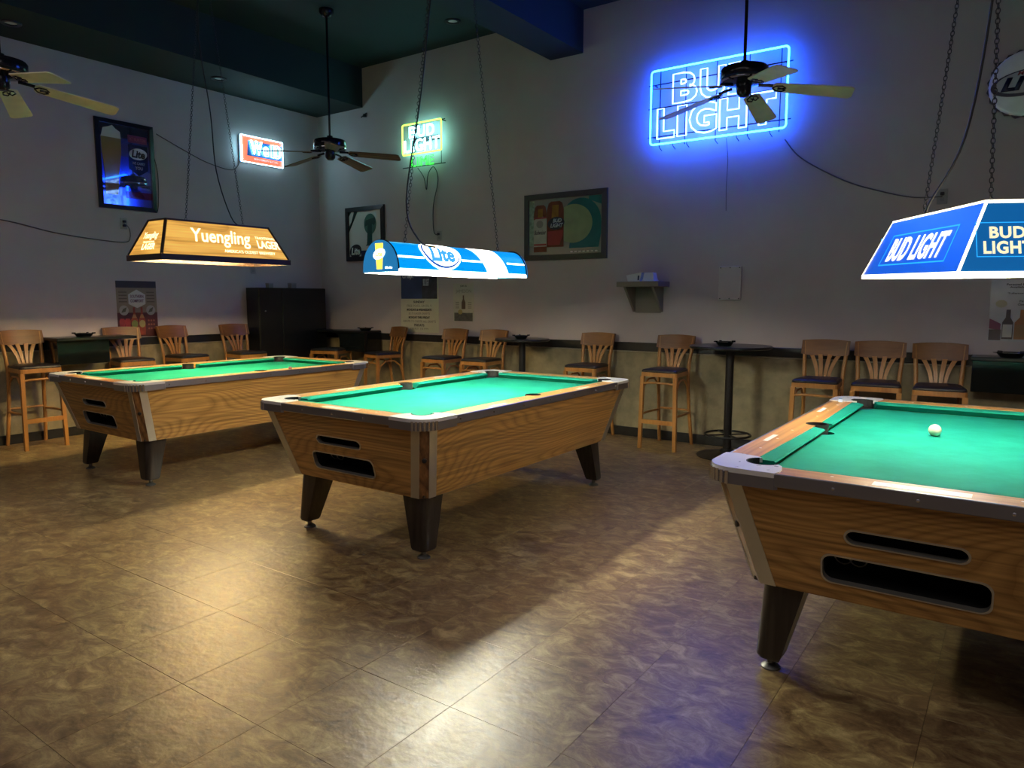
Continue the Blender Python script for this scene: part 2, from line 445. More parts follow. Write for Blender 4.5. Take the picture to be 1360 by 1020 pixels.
# lower wall skins, chair rails, baseboards
struct(MB().box(XA, XR, YB-0.012, YB, 0, 0.90).build('trim_1', M_low))
struct(MB().box(XA, XA+0.012, YR, YB-0.012, 0, 0.92).build('trim_2', M_low))
MLcap = mat('rail_underbead', (0.30, 0.27, 0.21), 0.6)
r = struct(MB().rbox(XA+0.02, XR, YB-0.034, YB-0.012, 0.898, 0.985, 0.004).build('trim_3', M_blacktrim)); MB().rbox(XA+0.02, XR, YB-0.024, YB-0.012, 0.884, 0.898, 0.003).build('bead', MLcap, r)
r = struct(MB().rbox(XA+0.012, XA+0.034, YR, YB-0.034, 0.918, 1.004, 0.004).build('trim_4', M_blacktrim)); MB().rbox(XA+0.012, XA+0.024, YR, YB-0.034, 0.904, 0.918, 0.003).build('bead', MLcap, r)
struct(MB().rbox(XA+0.014, XR, YB-0.026, YB-0.012, 0, 0.095, 0.004).build('baseboard_back', M_blacktrim))
struct(MB().rbox(XA+0.012, XA+0.026, YR, YB-0.026, 0, 0.095, 0.004).build('baseboard_left', M_blacktrim))

# ================================================================== POOL TABLES
HW, HL, ZT = 0.695, 1.1815, 0.814
AT = (0.665, 1.150, 0.768)      # apron top half sizes, height
AB = (0.552, 1.038, 0.355)      # apron bottom
def slab4(a, b, c, d, t):
    """quad a b c d (outer face) given thickness inwards along its normal"""
    a, b, c, d = map(Vector, (a, b, c, d)); n = (b-a).cross(d-a).normalized()
    return MB().hexa([a-n*t, b-n*t, c-n*t, d-n*t, a, b, c, d])
def make_table():
    T = empty('pool_table')
    # slate bed with green cloth, pocket holes cut through
    holes = []
    bx, by = HW-0.170, HL-0.170
    out = []
    # outline with bites for the six pockets
    def arc(cx, cy, r, a0, a1, n=6): return [(cx+r*math.cos(a0+(a1-a0)*i/n), cy+r*math.sin(a0+(a1-a0)*i/n)) for i in range(n+1)]
    r = 0.056
    out += arc(-bx, -by, r, PI/2, 0); out += arc(bx, -by, r, PI, PI/2)
    out += arc(bx+0.012, 0, r, -PI/2-0.2, -1.5*PI+0.2); out += arc(bx, by, r, -PI/2, -PI)
    out += arc(-bx, by, r, 0, -PI/2); out += arc(-bx-0.012, 0, r, PI/2-0.2, -PI/2+0.2)
    MB().plate(out, 0.745, 0.772).build('bed_cloth', M_cloth, T)
    # cushions: prism with a nose that hangs over the bed
    def cushion(L, cut0, cut1):
        # local: x along, y from rail (0) to nose (0.062), z up
        mb = MB(); prof = [(0.0, 0.8115), (0.060, 0.8065), (0.066, 0.800), (0.062, 0.796), (0.040, 0.772), (0.0, 0.772)]
        vs = []
        for s, cut in ((-1, cut0), (1, cut1)):
            for y, z in prof: vs.append((s*(L/2-cut*y/0.062), y, z))
        n = len(prof); fs = [tuple(range(n)), tuple(range(2*n-1, n-1, -1))]
        for i in range(n): fs.append(((i+1) % n, i, i+n, (i+1) % n+n))
        return mb.add(vs, fs)
    lx = HW-0.185+0.062; ly = HL-0.185+0.062
    cl = (ly-0.096)-0.070
    for sx in (-1, 1):
        for sy in (-1, 1):
            mid = sy*((ly-0.096)+0.070)/2
            c0, c1 = (0.022, 0.055) if (sx*sy) < 0 else (0.055, 0.022)
            m = frame((sx*lx, mid, 0), (0, sx, 0), (-sx, 0, 0))
            cushion(cl, *((0.018, 0.030) if sx*sy > 0 else (0.030, 0.018))).build('cushion', M_cloth, T, fix=True, mw=m)
    for sy in (-1, 1):
        cushion(2*(lx-0.096), 0.030, 0.030).build('cushion', M_cloth, T, fix=True, mw=frame((0, sy*ly, 0), (-sy, 0, 0), (0, -sy, 0)))
    # wooden rail tops
    rb = 0.030
    for sx in (-1, 1):
        x0, x1 = HW-0.185+0.062, HW-0.008
        rl = HL-0.245
        o2 = [(x1, -rl), (x1, rl), (x0, rl)]+[(x0+0.006+0.058*math.cos(a)-0.02, 0.058*math.sin(a)) for a in [PI/2-i*PI/10 for i in range(11)]]+[(x0, -rl)]
        o2 = [(sx*p[0], p[1]) for p in o2]
        if sx < 0: o2 = o2[::-1]
        rail = MB().plate(o2, 0.776, ZT).build('rail_board', M_railwood, T)
        for sy in (-1, 1):
            for q in (0.25, 0.50, 0.75):
                MB().lathe([(0.006, 0), (0.006, 0.0006), (0, 0.0006)], 8, (sx*(x0+0.045), sy*q, ZT)).build('sight', M_white, rail)
        for sy in (-1, 1):   # printed strips on the rail
            MB().box(sx*(x0+0.075)-0.011, sx*(x0+0.075)+0.011, sy*0.50-0.085, sy*0.50+0.085, ZT, ZT+0.0005).build('printed_strip', mat('print_white', (0.80, 0.76, 0.66), 0.5), rail)
        # side pocket throat
        MB().lathe([(0.050, 0.70), (0.052, 0.790), (0.050, 0.8148), (0.053, 0.8150), (0.053, 0.80)], 20, (sx*0.562, 0, 0)).build('side_pocket', M_dark, T, smooth=40)
        MB().lathe([(0.0, 0.71), (0.052, 0.71)], 16, (sx*0.562, 0, 0)).build('pocket_floor', M_dark, T)
    for sy in (-1, 1):
        y0, y1 = HL-0.185+0.062, HL-0.008
        rw = HW-0.245
        o2 = [(-rw, sy*y0), (rw, sy*y0), (rw, sy*y1), (-rw, sy*y1)]
        if sy < 0: o2 = o2[::-1]
        rail = MB().plate(o2, 0.776, ZT).build('rail_board', M_railwood_x, T)
        for q in (-0.27, 0, 0.27):
            MB().lathe([(0.006, 0), (0.006, 0.0006), (0, 0.0006)], 8, (q, sy*(y0+0.045), ZT)).build('sight', M_white, rail)
        if sy < 0:
            MB().plate(rrect(-0.14, 0.14, -0.028, 0.028, 0.004, 2), ZT, ZT+0.0006).build('name_plate', mat('print_cream', (0.80, 0.70, 0.52), 0.45, var=0.2, vscale=60), rail, mw=Matrix.Translation((0, -(y0+0.062), 0)))
    # metal band round the rails
    t = 0.012
    for sx in (-1, 1):
        MB().rbox(min(sx*(HW-t), sx*HW), max(sx*(HW-t), sx*HW), -(HL-0.24), HL-0.24, 0.768, ZT+0.001, 0.003).build('rail_band', M_band, T)
        for q in [-0.9+0.3*i for i in range(7)]: 
            MB().lathe([(0.006, 0), (0.005, 0.002), (0, 0.003)], 8).build('screw', M_chrome, T, mw=frame((sx*HW, q, 0.790), (0, sx, 0), (0, 0, 1)))
    for sy in (-1, 1):
        MB().rbox(-(HW-0.24), HW-0.24, min(sy*(HL-t), sy*HL), max(sy*(HL-t), sy*HL), 0.768, ZT+0.001, 0.003).build('rail_band', M_band, T)
        for q in [-0.5+0.25*i for i in range(5)]:
            MB().lathe([(0.006, 0), (0.005, 0.002), (0, 0.003)], 8).build('screw', M_chrome, T, mw=frame((q, sy*HL, 0.790), (-sy, 0, 0), (0, 0, 1)))
    # chrome corner castings with pocket mouth and ribbed nose
    for sx in (-1, 1):
        for sy in (-1, 1):
            R = 0.11; cx, cy = HW-R+0.004, HL-R+0.004
            o2 = [(HW-0.160, HL-0.012-0.11), (HW-0.118, HL-0.118)]
            # pocket bite
            pc = (HW-0.167, HL-0.167); pr = 0.062
            bite = [(pc[0]+pr*math.cos(a), pc[1]+pr*math.sin(a)) for a in [math.radians(160-i*23) for i in range(11)]]
            outer = [(HW+0.004, HL-0.250), (HW+0.004, cy)]+[(cx+R*math.cos(a), cy+R*math.sin(a)) for a in [PI/2*i/8 for i in range(9)]]+[(HW-0.250, HL+0.004)]
            o2 = outer+[(HW-0.262, HL-0.03), (HW-0.258, HL-0.075), (HW-0.246, HL-0.121)]+bite+[(HW-0.121, HL-0.246), (HW-0.075, HL-0.258), (HW-0.03, HL-0.262)]
            o2 = [(sx*p[0], sy*p[1]) for p in o2]
            if sx*sy < 0: o2 = o2[::-1]
            c = MB().plate(o2, 0.800, ZT+0.004).build('corner_casting', M_castTop, T)
            sk = [(HW+0.003, HL-0.250), (HW+0.003, cy)]+[(cx+(R-0.001)*math.cos(a), cy+(R-0.001)*math.sin(a)) for a in [PI/2*i/8 for i in range(9)]]+[(HW-0.250, HL+0.003)]
            inn = [(p[0]-0.012, p[1]-0.012) for p in sk][::-1]
            o3 = [(sx*p[0], sy*p[1]) for p in sk+inn]
            if sx*sy < 0: o3 = o3[::-1]
            MB().plate(o3, 0.757, 0.800).build('casting_skirt', M_band, c)
            for i in range(7):
                a = PI/2*(i+1)/8
                x, y = cx+(R+0.001)*math.cos(a), cy+(R+0.001)*math.sin(a)
                MB().tube([(sx*x, sy*y, 0.757), (sx*x, sy*y, 0.806)], 0.0075, 8).build('rib', M_chrome, c, smooth=50)
            cp = MB().lathe([(0.050, 0.70), (0.061, 0.769)], 22, (sx*pc[0], sy*pc[1], 0)).build('corner_pocket', M_dark, T, smooth=40)
            lv = [(sx*(pc[0]+q*math.cos(a)), sy*(pc[1]+q*math.sin(a)), zz) for a in [math.radians(158-i*13.6) for i in range(17)] for q, zz in ((0.058, 0.770), (0.0585, 0.8186), (0.0630, 0.8190), (0.0630, 0.770))]
            MB().add(lv, [(4*i+k, 4*i+(k+1) % 4, 4*i+4+(k+1) % 4, 4*i+4+k) for i in range(16) for k in range(4)]).build('pocket_liner', M_dark, cp, fix=True)
            MB().lathe([(0.0, 0.71), (0.052, 0.71)], 16, (sx*pc[0], sy*pc[1], 0)).build('pocket_floor', M_dark, T)
            # corner trim: two aluminium strips and an oak strip between, and its lock
            def P(top, fx, fy):
                A = AT if top else AB
                return (sx*(A[0]-fx), sy*(A[1]-fy), A[2])
            ch, st = 0.036, 0.058
            def strip(name, f0, f1, m, out=0.0):
                q = [P(0, *f0), P(0, *f1), P(1, *f1), P(1, *f0)]
                if sx*sy < 0: q = [q[1], q[0], q[3], q[2]]
                # outward normal check
                a, b, d = Vector(q[0]), Vector(q[1]), Vector(q[3])
                n = (b-a).cross(d-a)
                if n.dot(Vector((sx, sy, 0))) < 0: q = [q[1], q[0], q[3], q[2]]
                mb = slab4(*q, 0.02)
                if out:
                    n = (Vector(q[1])-Vector(q[0])).cross(Vector(q[3])-Vector(q[0])).normalized()*out
                    mb.v = [tuple(Vector(p)+n) for p in mb.v]
                # local frame so the grain runs up the strip
                return mb.build(name, m, T)
            strip('corner_strip', (ch, 0), (ch+st, 0), M_alu, 0.003)
            strip('corner_strip', (0, ch), (0, ch+st), M_alu, 0.003)
            w = strip('corner_wood', (ch, 0), (0, ch), wood('oak_corner_vertical', (0.13, 0.05, 0.015), (0.34, 0.16, 0.05), along=2, across=0, ring=10, stretch=0.2))
            mid = (Vector(P(0, ch/2, ch/2))*0.45+Vector(P(1, ch/2, ch/2))*0.55)
            MB().lathe([(0.013, 0), (0.013, 0.006), (0.009, 0.008), (0, 0.008)], 14).build('lock', mat('dark_lock', (0.05, 0.045, 0.04), 0.35, metal=0.8), w, smooth=40, mw=frame(mid, (-sy*sx*sx, sx, 0) if sx*sy > 0 else (sy, -sx, 0), (0, 0, 1)) if False else frame(mid, Vector((0,0,1)).cross(Vector((sx, sy, 0))), (0,0,1)))
    # apron panels
    ins = 0.036+0.056
    vs = Vector((0, AB[1]-AT[1], AB[2]-AT[2])); sl = vs.length
    for sx in (-1, 1):
        o0 = Vector((sx*AB[0], 0, AB[2])); up = Vector((sx*(AT[0]-AB[0]), 0, AT[2]-AB[2]))
        L0, L1 = AB[1]-ins, AT[1]-ins
        MB().plate([(-L0, 0), (L0, 0), (L1, up.length), (-L1, up.length)], -0.018, 0.0).build('side_panel', M_apron, T, mw=frame(o0, (0, sx, 0), up))
    for sy in (-1, 1):
        o0 = Vector((0, sy*AB[1], AB[2])); up = Vector((0, sy*(AT[1]-AB[1]), AT[2]-AB[2]))
        L0, L1 = AB[0]-ins, AT[0]-ins
        hl = []
        if sy < 0:
            slot = rrect(-0.222, 0.150, 0.238, 0.298, 0.0295, 6)
            big = rrect(-0.298, 0.216, 0.068, 0.186, 0.034, 6)
            hl = [slot[::-1], big[::-1]]
        pn = MB().plate([(-L0, 0), (L0, 0), (L1, up.length), (-L1, up.length)], -0.018, 0.0, hl).build('end_panel', M_apron, T, mw=frame(o0, (-sy, 0, 0), up))
        if sy < 0:
            for h, k in ((slot, (1-0.012/0.186*1.0, 1-0.012/0.030)), (big, (1-0.010/0.257, 1-0.010/0.059))):
                inner = [(x+(0.006 if x < sum(p[0] for p in h)/len(h) else -0.006), y+(0.005 if y < sum(p[1] for p in h)/len(h) else -0.005)) for x, y in h]
                MB().plate(h, -0.02, 0.004, [inner[::-1]]).build('opening_trim', M_alu, pn)
            # ball trays behind the openings
            def tray(x0, x1, y0, y1, dep):
                mb = MB()
                mb.box(x0-0.01, x1+0.01, y0-0.012, y0-0.004, -dep, -0.02); mb.box(x0-0.01, x1+0.01, y1+0.004, y1+0.012, -dep, -0.02)
                mb.box(x0-0.012, x0-0.004, y0-0.01, y1+0.01, -dep, -0.02); mb.box(x1+0.004, x1+0.012, y0-0.01, y1+0.01, -dep, -0.02)
                mb.box(x0-0.01, x1+0.01, y0-0.01, y1+0.01, -dep-0.008, -dep)
                return mb
            tray(-0.222, 0.150, 0.238, 0.298, 0.16).build('ball_tray', M_dark, pn)
            bt = tray(-0.298, 0.216, 0.068, 0.186, 0.20).build('ball_tray', M_dark, pn)
            for q in (-0.245, -0.195):
                MB().tube([(q+0.03*math.cos(a), 0.115+0.034*math.sin(a), -0.11) for a in [2*PI*i/16 for i in range(16)]], 0.0028, 6, closed=True).build('tray_ring', M_alu, bt)
    MB().box(-(AB[0]-0.01), AB[0]-0.01, -(AB[1]-0.01), AB[1]-0.01, AB[2]+0.004, AB[2]+0.018).build('bottom_board', mat('dark_plywood', (0.05, 0.035, 0.02), 0.8), T)
    # legs with levelling feet
    for sx in (-1, 1):
        for sy in (-1, 1):
            mb = MB(); rows = []
            for z, xo, yo, s in ((AB[2]+0.004, 0.520, 1.004, 0.160), (0.060, 0.534, 1.022, 0.098), (0.048, 0.528, 1.016, 0.086)):
                rr = 0.045*s/0.16+0.01
                p = [(xo-s, yo-s), (xo, yo-s)]+[(xo-rr+rr*math.cos(a), yo-rr+rr*math.sin(a)) for a in [PI/2*i/5 for i in range(6)]]+[(xo-s, yo)]
                rows.append([(sx*x, sy*y, z) for x, y in p])
            n = len(rows[0]); fs = []
            for i in range(2):
                for j in range(n): fs.append((i*n+j, (i+1)*n+j, (i+1)*n+(j+1) % n, i*n+(j+1) % n))
            fs += [tuple(range(n)), tuple(2*n+j for j in range(n-1, -1, -1))]
            lg = mb.add([p for r_ in rows for p in r_], fs).build('leg', M_legwood, T, smooth=35, fix=True)
            MB().lathe([(0.0, 0.0), (0.037, 0.0), (0.037, 0.006), (0.026, 0.015), (0.014, 0.020), (0.013, 0.050), (0, 0.050)], 20, (sx*0.482, sy*0.970, 0)).build('levelling_foot', mat('foot_steel', (0.16, 0.16, 0.15), 0.4, metal=0.8), lg, smooth=40)
    return T
tb = make_table()
tb.location = (-0.234, 3.732, 0)
tag(tb, 'pool table with a cue ball on its cloth, under the blue light at right', 'pool table', 'coin pool tables')
t2 = dup(tb, (-3.114, 3.849, 0)); tag(t2, 'middle pool table with oak sides standing under the half-round blue and white light', 'pool table', 'coin pool tables')
t3 = dup(tb, (-5.908, 3.814, 0)); tag(t3, 'leftmost pool table with oak sides under the amber trapezoid light', 'pool table', 'coin pool tables')

def ball(label, x, y, m, z=0.772, r=0.0286, name='cue_ball'):
    bm = bmesh.new(); bmesh.ops.create_uvsphere(bm, u_segments=28, v_segments=16, radius=r)
    return tag(MB().bm(bm).build(name, m, smooth=180, mw=Matrix.Translation((x, y, z+r))), label, 'ball')
ball('cream white cue ball on the green cloth of the right pool table', -0.312, 3.95, M_ivory)
def chalk(label, x, y, m, rz=0.3):
    c = thing('chalk_cube', label, 'chalk', (x, y, ZT+0.0006), rz)
    MB().rbox(-0.011, 0.011, -0.011, 0.011, 0, 0.019, 0.0015).build('paper_wrap', m, c)
    MB().lathe([(0.010, 0.019), (0.010, 0.0215), (0.006, 0.020), (0, 0.0195)], 12).build('chalk_face', mat('blue_chalk', (0.10, 0.25, 0.50), 0.9), c)
chalk('pale blue chalk cube on the far rail corner of the right pool table', -0.862, 4.62, mat('pale_blue_paper', (0.55, 0.65, 0.75), 0.6))
chalk('red and white chalk cube on the rail of the leftmost pool table', -5.255, 4.05, mat('red_paper', (0.55, 0.20, 0.14), 0.6))

# ================================================================== BAR STOOLS (face -Y)
def make_stool(back=True, name='bar_stool'):
    T = empty(name)
    w0, w1, d = 0.185, 0.155, 0.19   # half width front, back; half depth
    seat = [(-w0, -d), (w0, -d), (w1, d), (-w1, d)]
    def rounded(o, r, n=4):
        out = []
        k = len(o)
        for i in range(k):
            p, a, b = Vector(o[i]), Vector(o[i-1]), Vector(o[(i+1) % k])
            u, v = (a-p).normalized(), (b-p).normalized()
            s, e = p+u*r, p+v*r
            for j in range(n+1):
                t = j/n; out.append(tuple(s*(1-t)**2+p*2*t*(1-t)+e*t*t))
        return out
    MB().plate(rounded(seat, 0.04), 0.700, 0.738).build('seat_frame', M_stool, T)
    mb = MB(); rows = []
    for k, z in ((0.97, 0.738), (0.99, 0.748), (0.96, 0.760), (0.85, 0.768), (0.5, 0.773)):
        rows.append([(x*k, y*k, z) for x, y in rounded(seat, 0.04)])
    n = len(rows[0]); fs = [(i*n+j, i*n+(j+1) % n, (i+1)*n+(j+1) % n, (i+1)*n+j) for i in range(4) for j in range(n)]+[tuple(4*n+j for j in range(n))]
    mb.add([p for r in rows for p in r], fs).build('seat_cushion', M_vinyl, T, smooth=60)
    for s in (-1, 1):
        MB().hexa([(s*0.178-0.016, -0.198, 0), (s*0.178+0.016, -0.198, 0), (s*0.178+0.016, -0.168, 0), (s*0.178-0.016, -0.168, 0),
                   (s*0.165-0.018, -0.186, 0.70), (s*0.165+0.018, -0.186, 0.70), (s*0.165+0.018, -0.150, 0.70), (s*0.165-0.018, -0.150, 0.70)]).build('leg', M_stool, T)
        # rear leg curves up into the back post
        path = [(s*0.170, 0.270, 0), (s*0.165, 0.238, 0.15), (s*0.158, 0.205, 0.35), (s*0.153, 0.182, 0.55), (s*0.152, 0.176, 0.72)]
        if back: path += [(s*0.158, 0.190, 0.84), (s*0.168, 0.222, 0.97), (s*0.174, 0.246, 1.06)]
        MB().tube(path, 0.017 if back else 0.016, 8, up=(1, 0, 0)).build('rear_leg', M_stool, T, smooth=60)
    # stretchers and bentwood braces
    MB().box(-0.160, 0.160, -0.192, -0.172, 0.245, 0.285).build('foot_rest', M_stool, T)
    for s in (-1, 1):
        MB().tube([(s*0.170, -0.170, 0.33), (s*0.182, -0.05, 0.33), (s*0.178, 0.10, 0.33), (s*0.160, 0.205, 0.33)], 0.011, 8).build('stretcher', M_stool, T, smooth=60)
        MB().tube([(s*0.168, -0.165, 0.50), (s*0.168, -0.13, 0.60), (s*0.160, -0.05, 0.660), (s*0.155, 0.07, 0.660), (s*0.153, 0.15, 0.60), (s*0.155, 0.180, 0.50)], 0.010, 8).build('brace', M_stool, T, smooth=60)
    MB().tube([(-0.158, 0.205, 0.35), (0, 0.213, 0.35), (0.158, 0.205, 0.35)], 0.011, 8).build('stretcher', M_stool, T, smooth=60)
    MB().tube([(-0.160, -0.170, 0.630), (-0.09, -0.185, 0.640), (0, -0.19, 0.642), (0.09, -0.185, 0.640), (0.160, -0.170, 0.630)], 0.011, 8).build('brace', M_stool, T, smooth=60)
    if back:
        # curved back board
        vs = []; n = 12
        for i in range(n+1):
            t = -1+2*i/n; x = 0.192*t; bow = 0.034*(1-t*t)
            tp = 1.082-0.010*t*t; bt = 0.940+0.016*abs(t)**3
            for z, yy in ((bt, 0.203), (tp, 0.240)):
                vs.append((x, yy+bow-0.012, z)); vs.append((x, yy+bow+0.012, z))
        fs = []
        for i in range(n):
            a, b = i*4, (i+1)*4
            fs += [(a, b, b+2, a+2), (a+1, a+3, b+3, b+1), (a+2, b+2, b+3, a+3), (a, a+1, b+1, b)]
        fs += [(0, 2, 3, 1), (n*4, n*4+1, n*4+3, n*4+2)]
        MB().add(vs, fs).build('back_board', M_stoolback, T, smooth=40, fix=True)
        for u0, u1 in ((-0.046, -0.112), (-0.017, -0.040), (0.017, 0.040), (0.046, 0.112)):
            vs = []; n = 6
            for i in range(n+1):
                t = i/n; x = u0+(u1-u0)*t**2.0; z = 0.738+0.215*t; y = 0.166+0.030*t+0.030*t*t
                hw = 0.011+0.007*t
                vs += [(x-hw, y-0.005, z), (x+hw, y-0.005, z), (x+hw, y+0.005, z), (x-hw, y+0.005, z)]
            fs = [(i*4+j, i*4+(j+1) % 4, (i+1)*4+(j+1) % 4, (i+1)*4+j) for i in range(n) for j in range(4)]+[(3, 2, 1, 0), tuple(n*4+j for j in range(4))]
            MB().add(vs, fs).build('slat', M_stool, T, smooth=40)
    return T
G = 'fan-back wooden bar stools along the walls'
st0 = make_stool()
spots = [
 (-2.775, 6.50, 0.0, 1.0, 'fan-back bar stool beside the round pub table, all four legs in view'),
 (-3.630, 6.49, 0.03, 1.0, 'fan-back bar stool just past the far right corner of the middle pool table'),
 (-4.965, 6.45, 0.02, 1.0, 'fan-back bar stool, right one of a close pair below the half-round light'),
 (-5.535, 6.43, -0.03, 1.0, 'fan-back bar stool under the small bottle poster, left one of a close pair'),
 (-6.60, 6.52, -0.30, 1.0, 'fan-back bar stool below the white schedule poster, turned towards the corner'),
 (-1.375, 6.42, 0.02, 1.0, 'fan-back bar stool, left of the three behind the right pool table'),
 (-0.935, 6.44, 0.10, 1.0, 'fan-back bar stool, middle of the three behind the right pool table'),
 (-0.500, 6.42, 0.12, 1.0, 'fan-back bar stool, right of the three, beside the black wall counter'),
 (-7.80, 3.01, PI/2, 1.045, 'fan-back bar stool at the left edge of the picture, legs in full view'),
 (-7.80, 3.96, PI/2-0.10, 1.045, 'fan-back bar stool below the red cocktail poster on the left wall'),
 (-7.80, 4.58, PI/2+0.12, 1.045, 'fan-back bar stool right of the red cocktail poster on the left wall'),
 (-7.70, 5.29, PI/2-0.02, 1.045, 'fan-back bar stool in front of the black corner cabinet')]
for i, (x, y, rz, sc, lab) in enumerate(spots):
    o = st0 if i == 0 else dup(st0)
    o.location = (x, y, 0); o.rotation_euler = (0, 0, rz); o.scale = (1, 1, sc)
    tag(o, lab, 'bar stool', G)
hs = make_stool(False, 'backless_stool'); hs.location = (-7.46, 6.42, 0); hs.rotation_euler = (0, 0, 0.25); hs.scale = (1.15, 1.0, 1.03)
tag(hs, 'low backless stool with dark seat in the far corner behind the leftmost pool table', 'stool')

# ================================================================== PUB TABLES, ASHTRAYS, WALL COUNTERS
def ashtray(label, x, y, z, s=1.0):
    T = thing('ashtray', label, 'ashtray', (x, y, z))
    MB().lathe([(0, 0.001), (0.045*s, 0), (0.062*s, 0.030), (0.078*s, 0.034), (0.078*s, 0.038), (0.058*s, 0.038), (0.045*s, 0.010), (0, 0.010)], 20).build('bowl', M_blackgloss, T, smooth=40)
    for i in range(4):
        a = PI/4+i*PI/2
        MB().tube([(0.055*s*math.cos(a), 0.055*s*math.sin(a), 0.040), (0.080*s*math.cos(a), 0.080*s*math.sin(a), 0.040)], 0.006, 6).build('rest', M_blackgloss, T)
def pub_table(label, x, y, r, zt):
    T = thing('pub_table', label, 'pub table', (x, y, 0), 0, 'round black pub tables')
    MB().lathe([(0, zt-0.026), (r-0.012, zt-0.026), (r, zt-0.018), (r, zt-0.006), (r-0.006, zt), (0, zt)], 40).build('table_top', M_black, T, smooth=35)
    MB().lathe([(0.0, zt-0.05), (0.11, zt-0.05), (0.11, zt-0.028), (0, zt-0.028)], 16).build('top_plate', M_steelblk, T)
    MB().lathe([(0.036, 0.03), (0.036, zt-0.03)], 18).build('pole', M_steelblk, T, smooth=40)
    MB().lathe([(0, 0), (0.27, 0), (0.27, 0.010), (0.20, 0.022), (0.07, 0.045), (0.05, 0.07), (0, 0.07)], 32).build('base', M_steelblk, T, smooth=35)
    rg = MB().tube([(0.20*math.cos(a), 0.20*math.sin(a), 0.20) for a in [2*PI*i/32 for i in range(32)]], 0.010, 8, closed=True).build('foot_ring', M_steelblk, T, smooth=60)
    for i in range(4):
        a = PI/4+i*PI/2
        MB().tube([(0.03*math.cos(a), 0.03*math.sin(a), 0.20), (0.20*math.cos(a), 0.20*math.sin(a), 0.20)], 0.007, 6).build('spoke', M_steelblk, rg)
    return T
pub_table('round black pub table with foot ring standing between the stools and the right pool table', -2.14, 6.44, 0.36, 1.012)
ashtray('black plastic ashtray on the round pub table near the right pool table', -2.18, 6.40, 1.012, 1.25)
pub_table('round black pub table seen over the far rail of the middle pool table', -4.42, 6.45, 0.30, 1.005)
ashtray('black plastic ashtray on the pub table behind the middle pool table', -4.40, 6.40, 1.005, 1.2)

def wall_counter(label, mw, w, dep, zt, box0, box1, boxdep, drop, curve=False):
    """black wall-hung counter: x along the wall, y up, z out"""
    T = thing('wall_counter', label, 'counter', mw=mw)
    MB().rbox(0, w, -0.028, 0, 0.036, dep, 0.004).build('counter_top', M_black, T)
    if curve:
        o2 = [(box1, -0.03), (box0-0.10, -0.03)]+[(box0-0.10+0.10*math.sin(a), -0.03-0.12*(1-math.cos(a))) for a in [PI/2*i/6 for i in range(1, 7)]]+[(box0, -drop), (box1, -drop)]
        MB().plate(o2[::-1], 0.036, boxdep).build('front_panel', M_blackgloss, T, fix=True)
    else:
        MB().rbox(box0, box1, -drop, -0.028, 0.036, boxdep, 0.004).build('cabinet_box', M_blackgloss, T)
    return T
wall_counter('black gloss wall counter at the right edge beside the three stools', wallB(-0.31, 0.99), 1.0, 0.34, 0.99, 0.01, 0.98, 0.32, 0.27)
ashtray('black tray on the wall counter below the bottle price poster', -0.06, 6.60, 0.99, 1.5)
wall_counter('black wall counter with curved bracket in the far corner', wallB(-7.95, 1.02), 1.02, 0.36, 1.02, 0.55, 1.02, 0.34, 0.27, True)
ashtray('black ashtray on the corner wall counter left of the schedule poster', -7.02, 6.62, 1.02, 1.3)
wall_counter('black wall counter between the leftmost stool and the cocktail poster', wallA(3.20, 1.045), 0.78, 0.42, 1.045, 0.02, 0.52, 0.36, 0.27)
ashtray('black ashtray on the left wall counter beside the leftmost stool', -7.86, 3.52, 1.045, 1.4)

# black corner cabinet
T = thing('cabinet', 'tall black cabinet with a small knob standing in the far left corner', 'cabinet', (XA+0.028, 5.60, 0))
MB().rbox(0, 0.25, 0, 1.06, 0.0, 1.575, 0.004).build('body', M_black, T)
d = MB().rbox(0.25, 0.268, 0.004, 0.342, 0.06, 1.572, 0.003).build('door', M_black, T)
MB().lathe([(0.006, 0), (0.006, 0.012), (0.012, 0.018), (0.010, 0.026), (0, 0.028)], 12).build('knob', M_chrome, d, smooth=40, mw=frame((0.268, 0.07, 1.28), (0, 1, 0), (0, 0, 1)))
MB().rbox(0.25, 0.268, 0.350, 1.056, 0.06, 1.572, 0.003).build('door', M_black, T)
for x, y, s, lab in ((-7.92, 5.83, 0.035, 'small grey box on top of the black corner cabinet, left one'), (-7.92, 6.18, 0.04, 'small grey box on top of the black corner cabinet, right one')):
    T = thing('small_box', lab, 'box', (x, y, 1.575))
    MB().rbox(-s, s, -s, s, 0, s*1.3, 0.003).build('carton', mat('grey_carton', (0.22, 0.22, 0.22), 0.6), T); MB().rbox(-s-0.002, s+0.002, -s-0.002, s+0.002, s*1.3, s*1.7, 0.003).build('lid', mat('grey_lid', (0.30, 0.30, 0.30), 0.6), T)

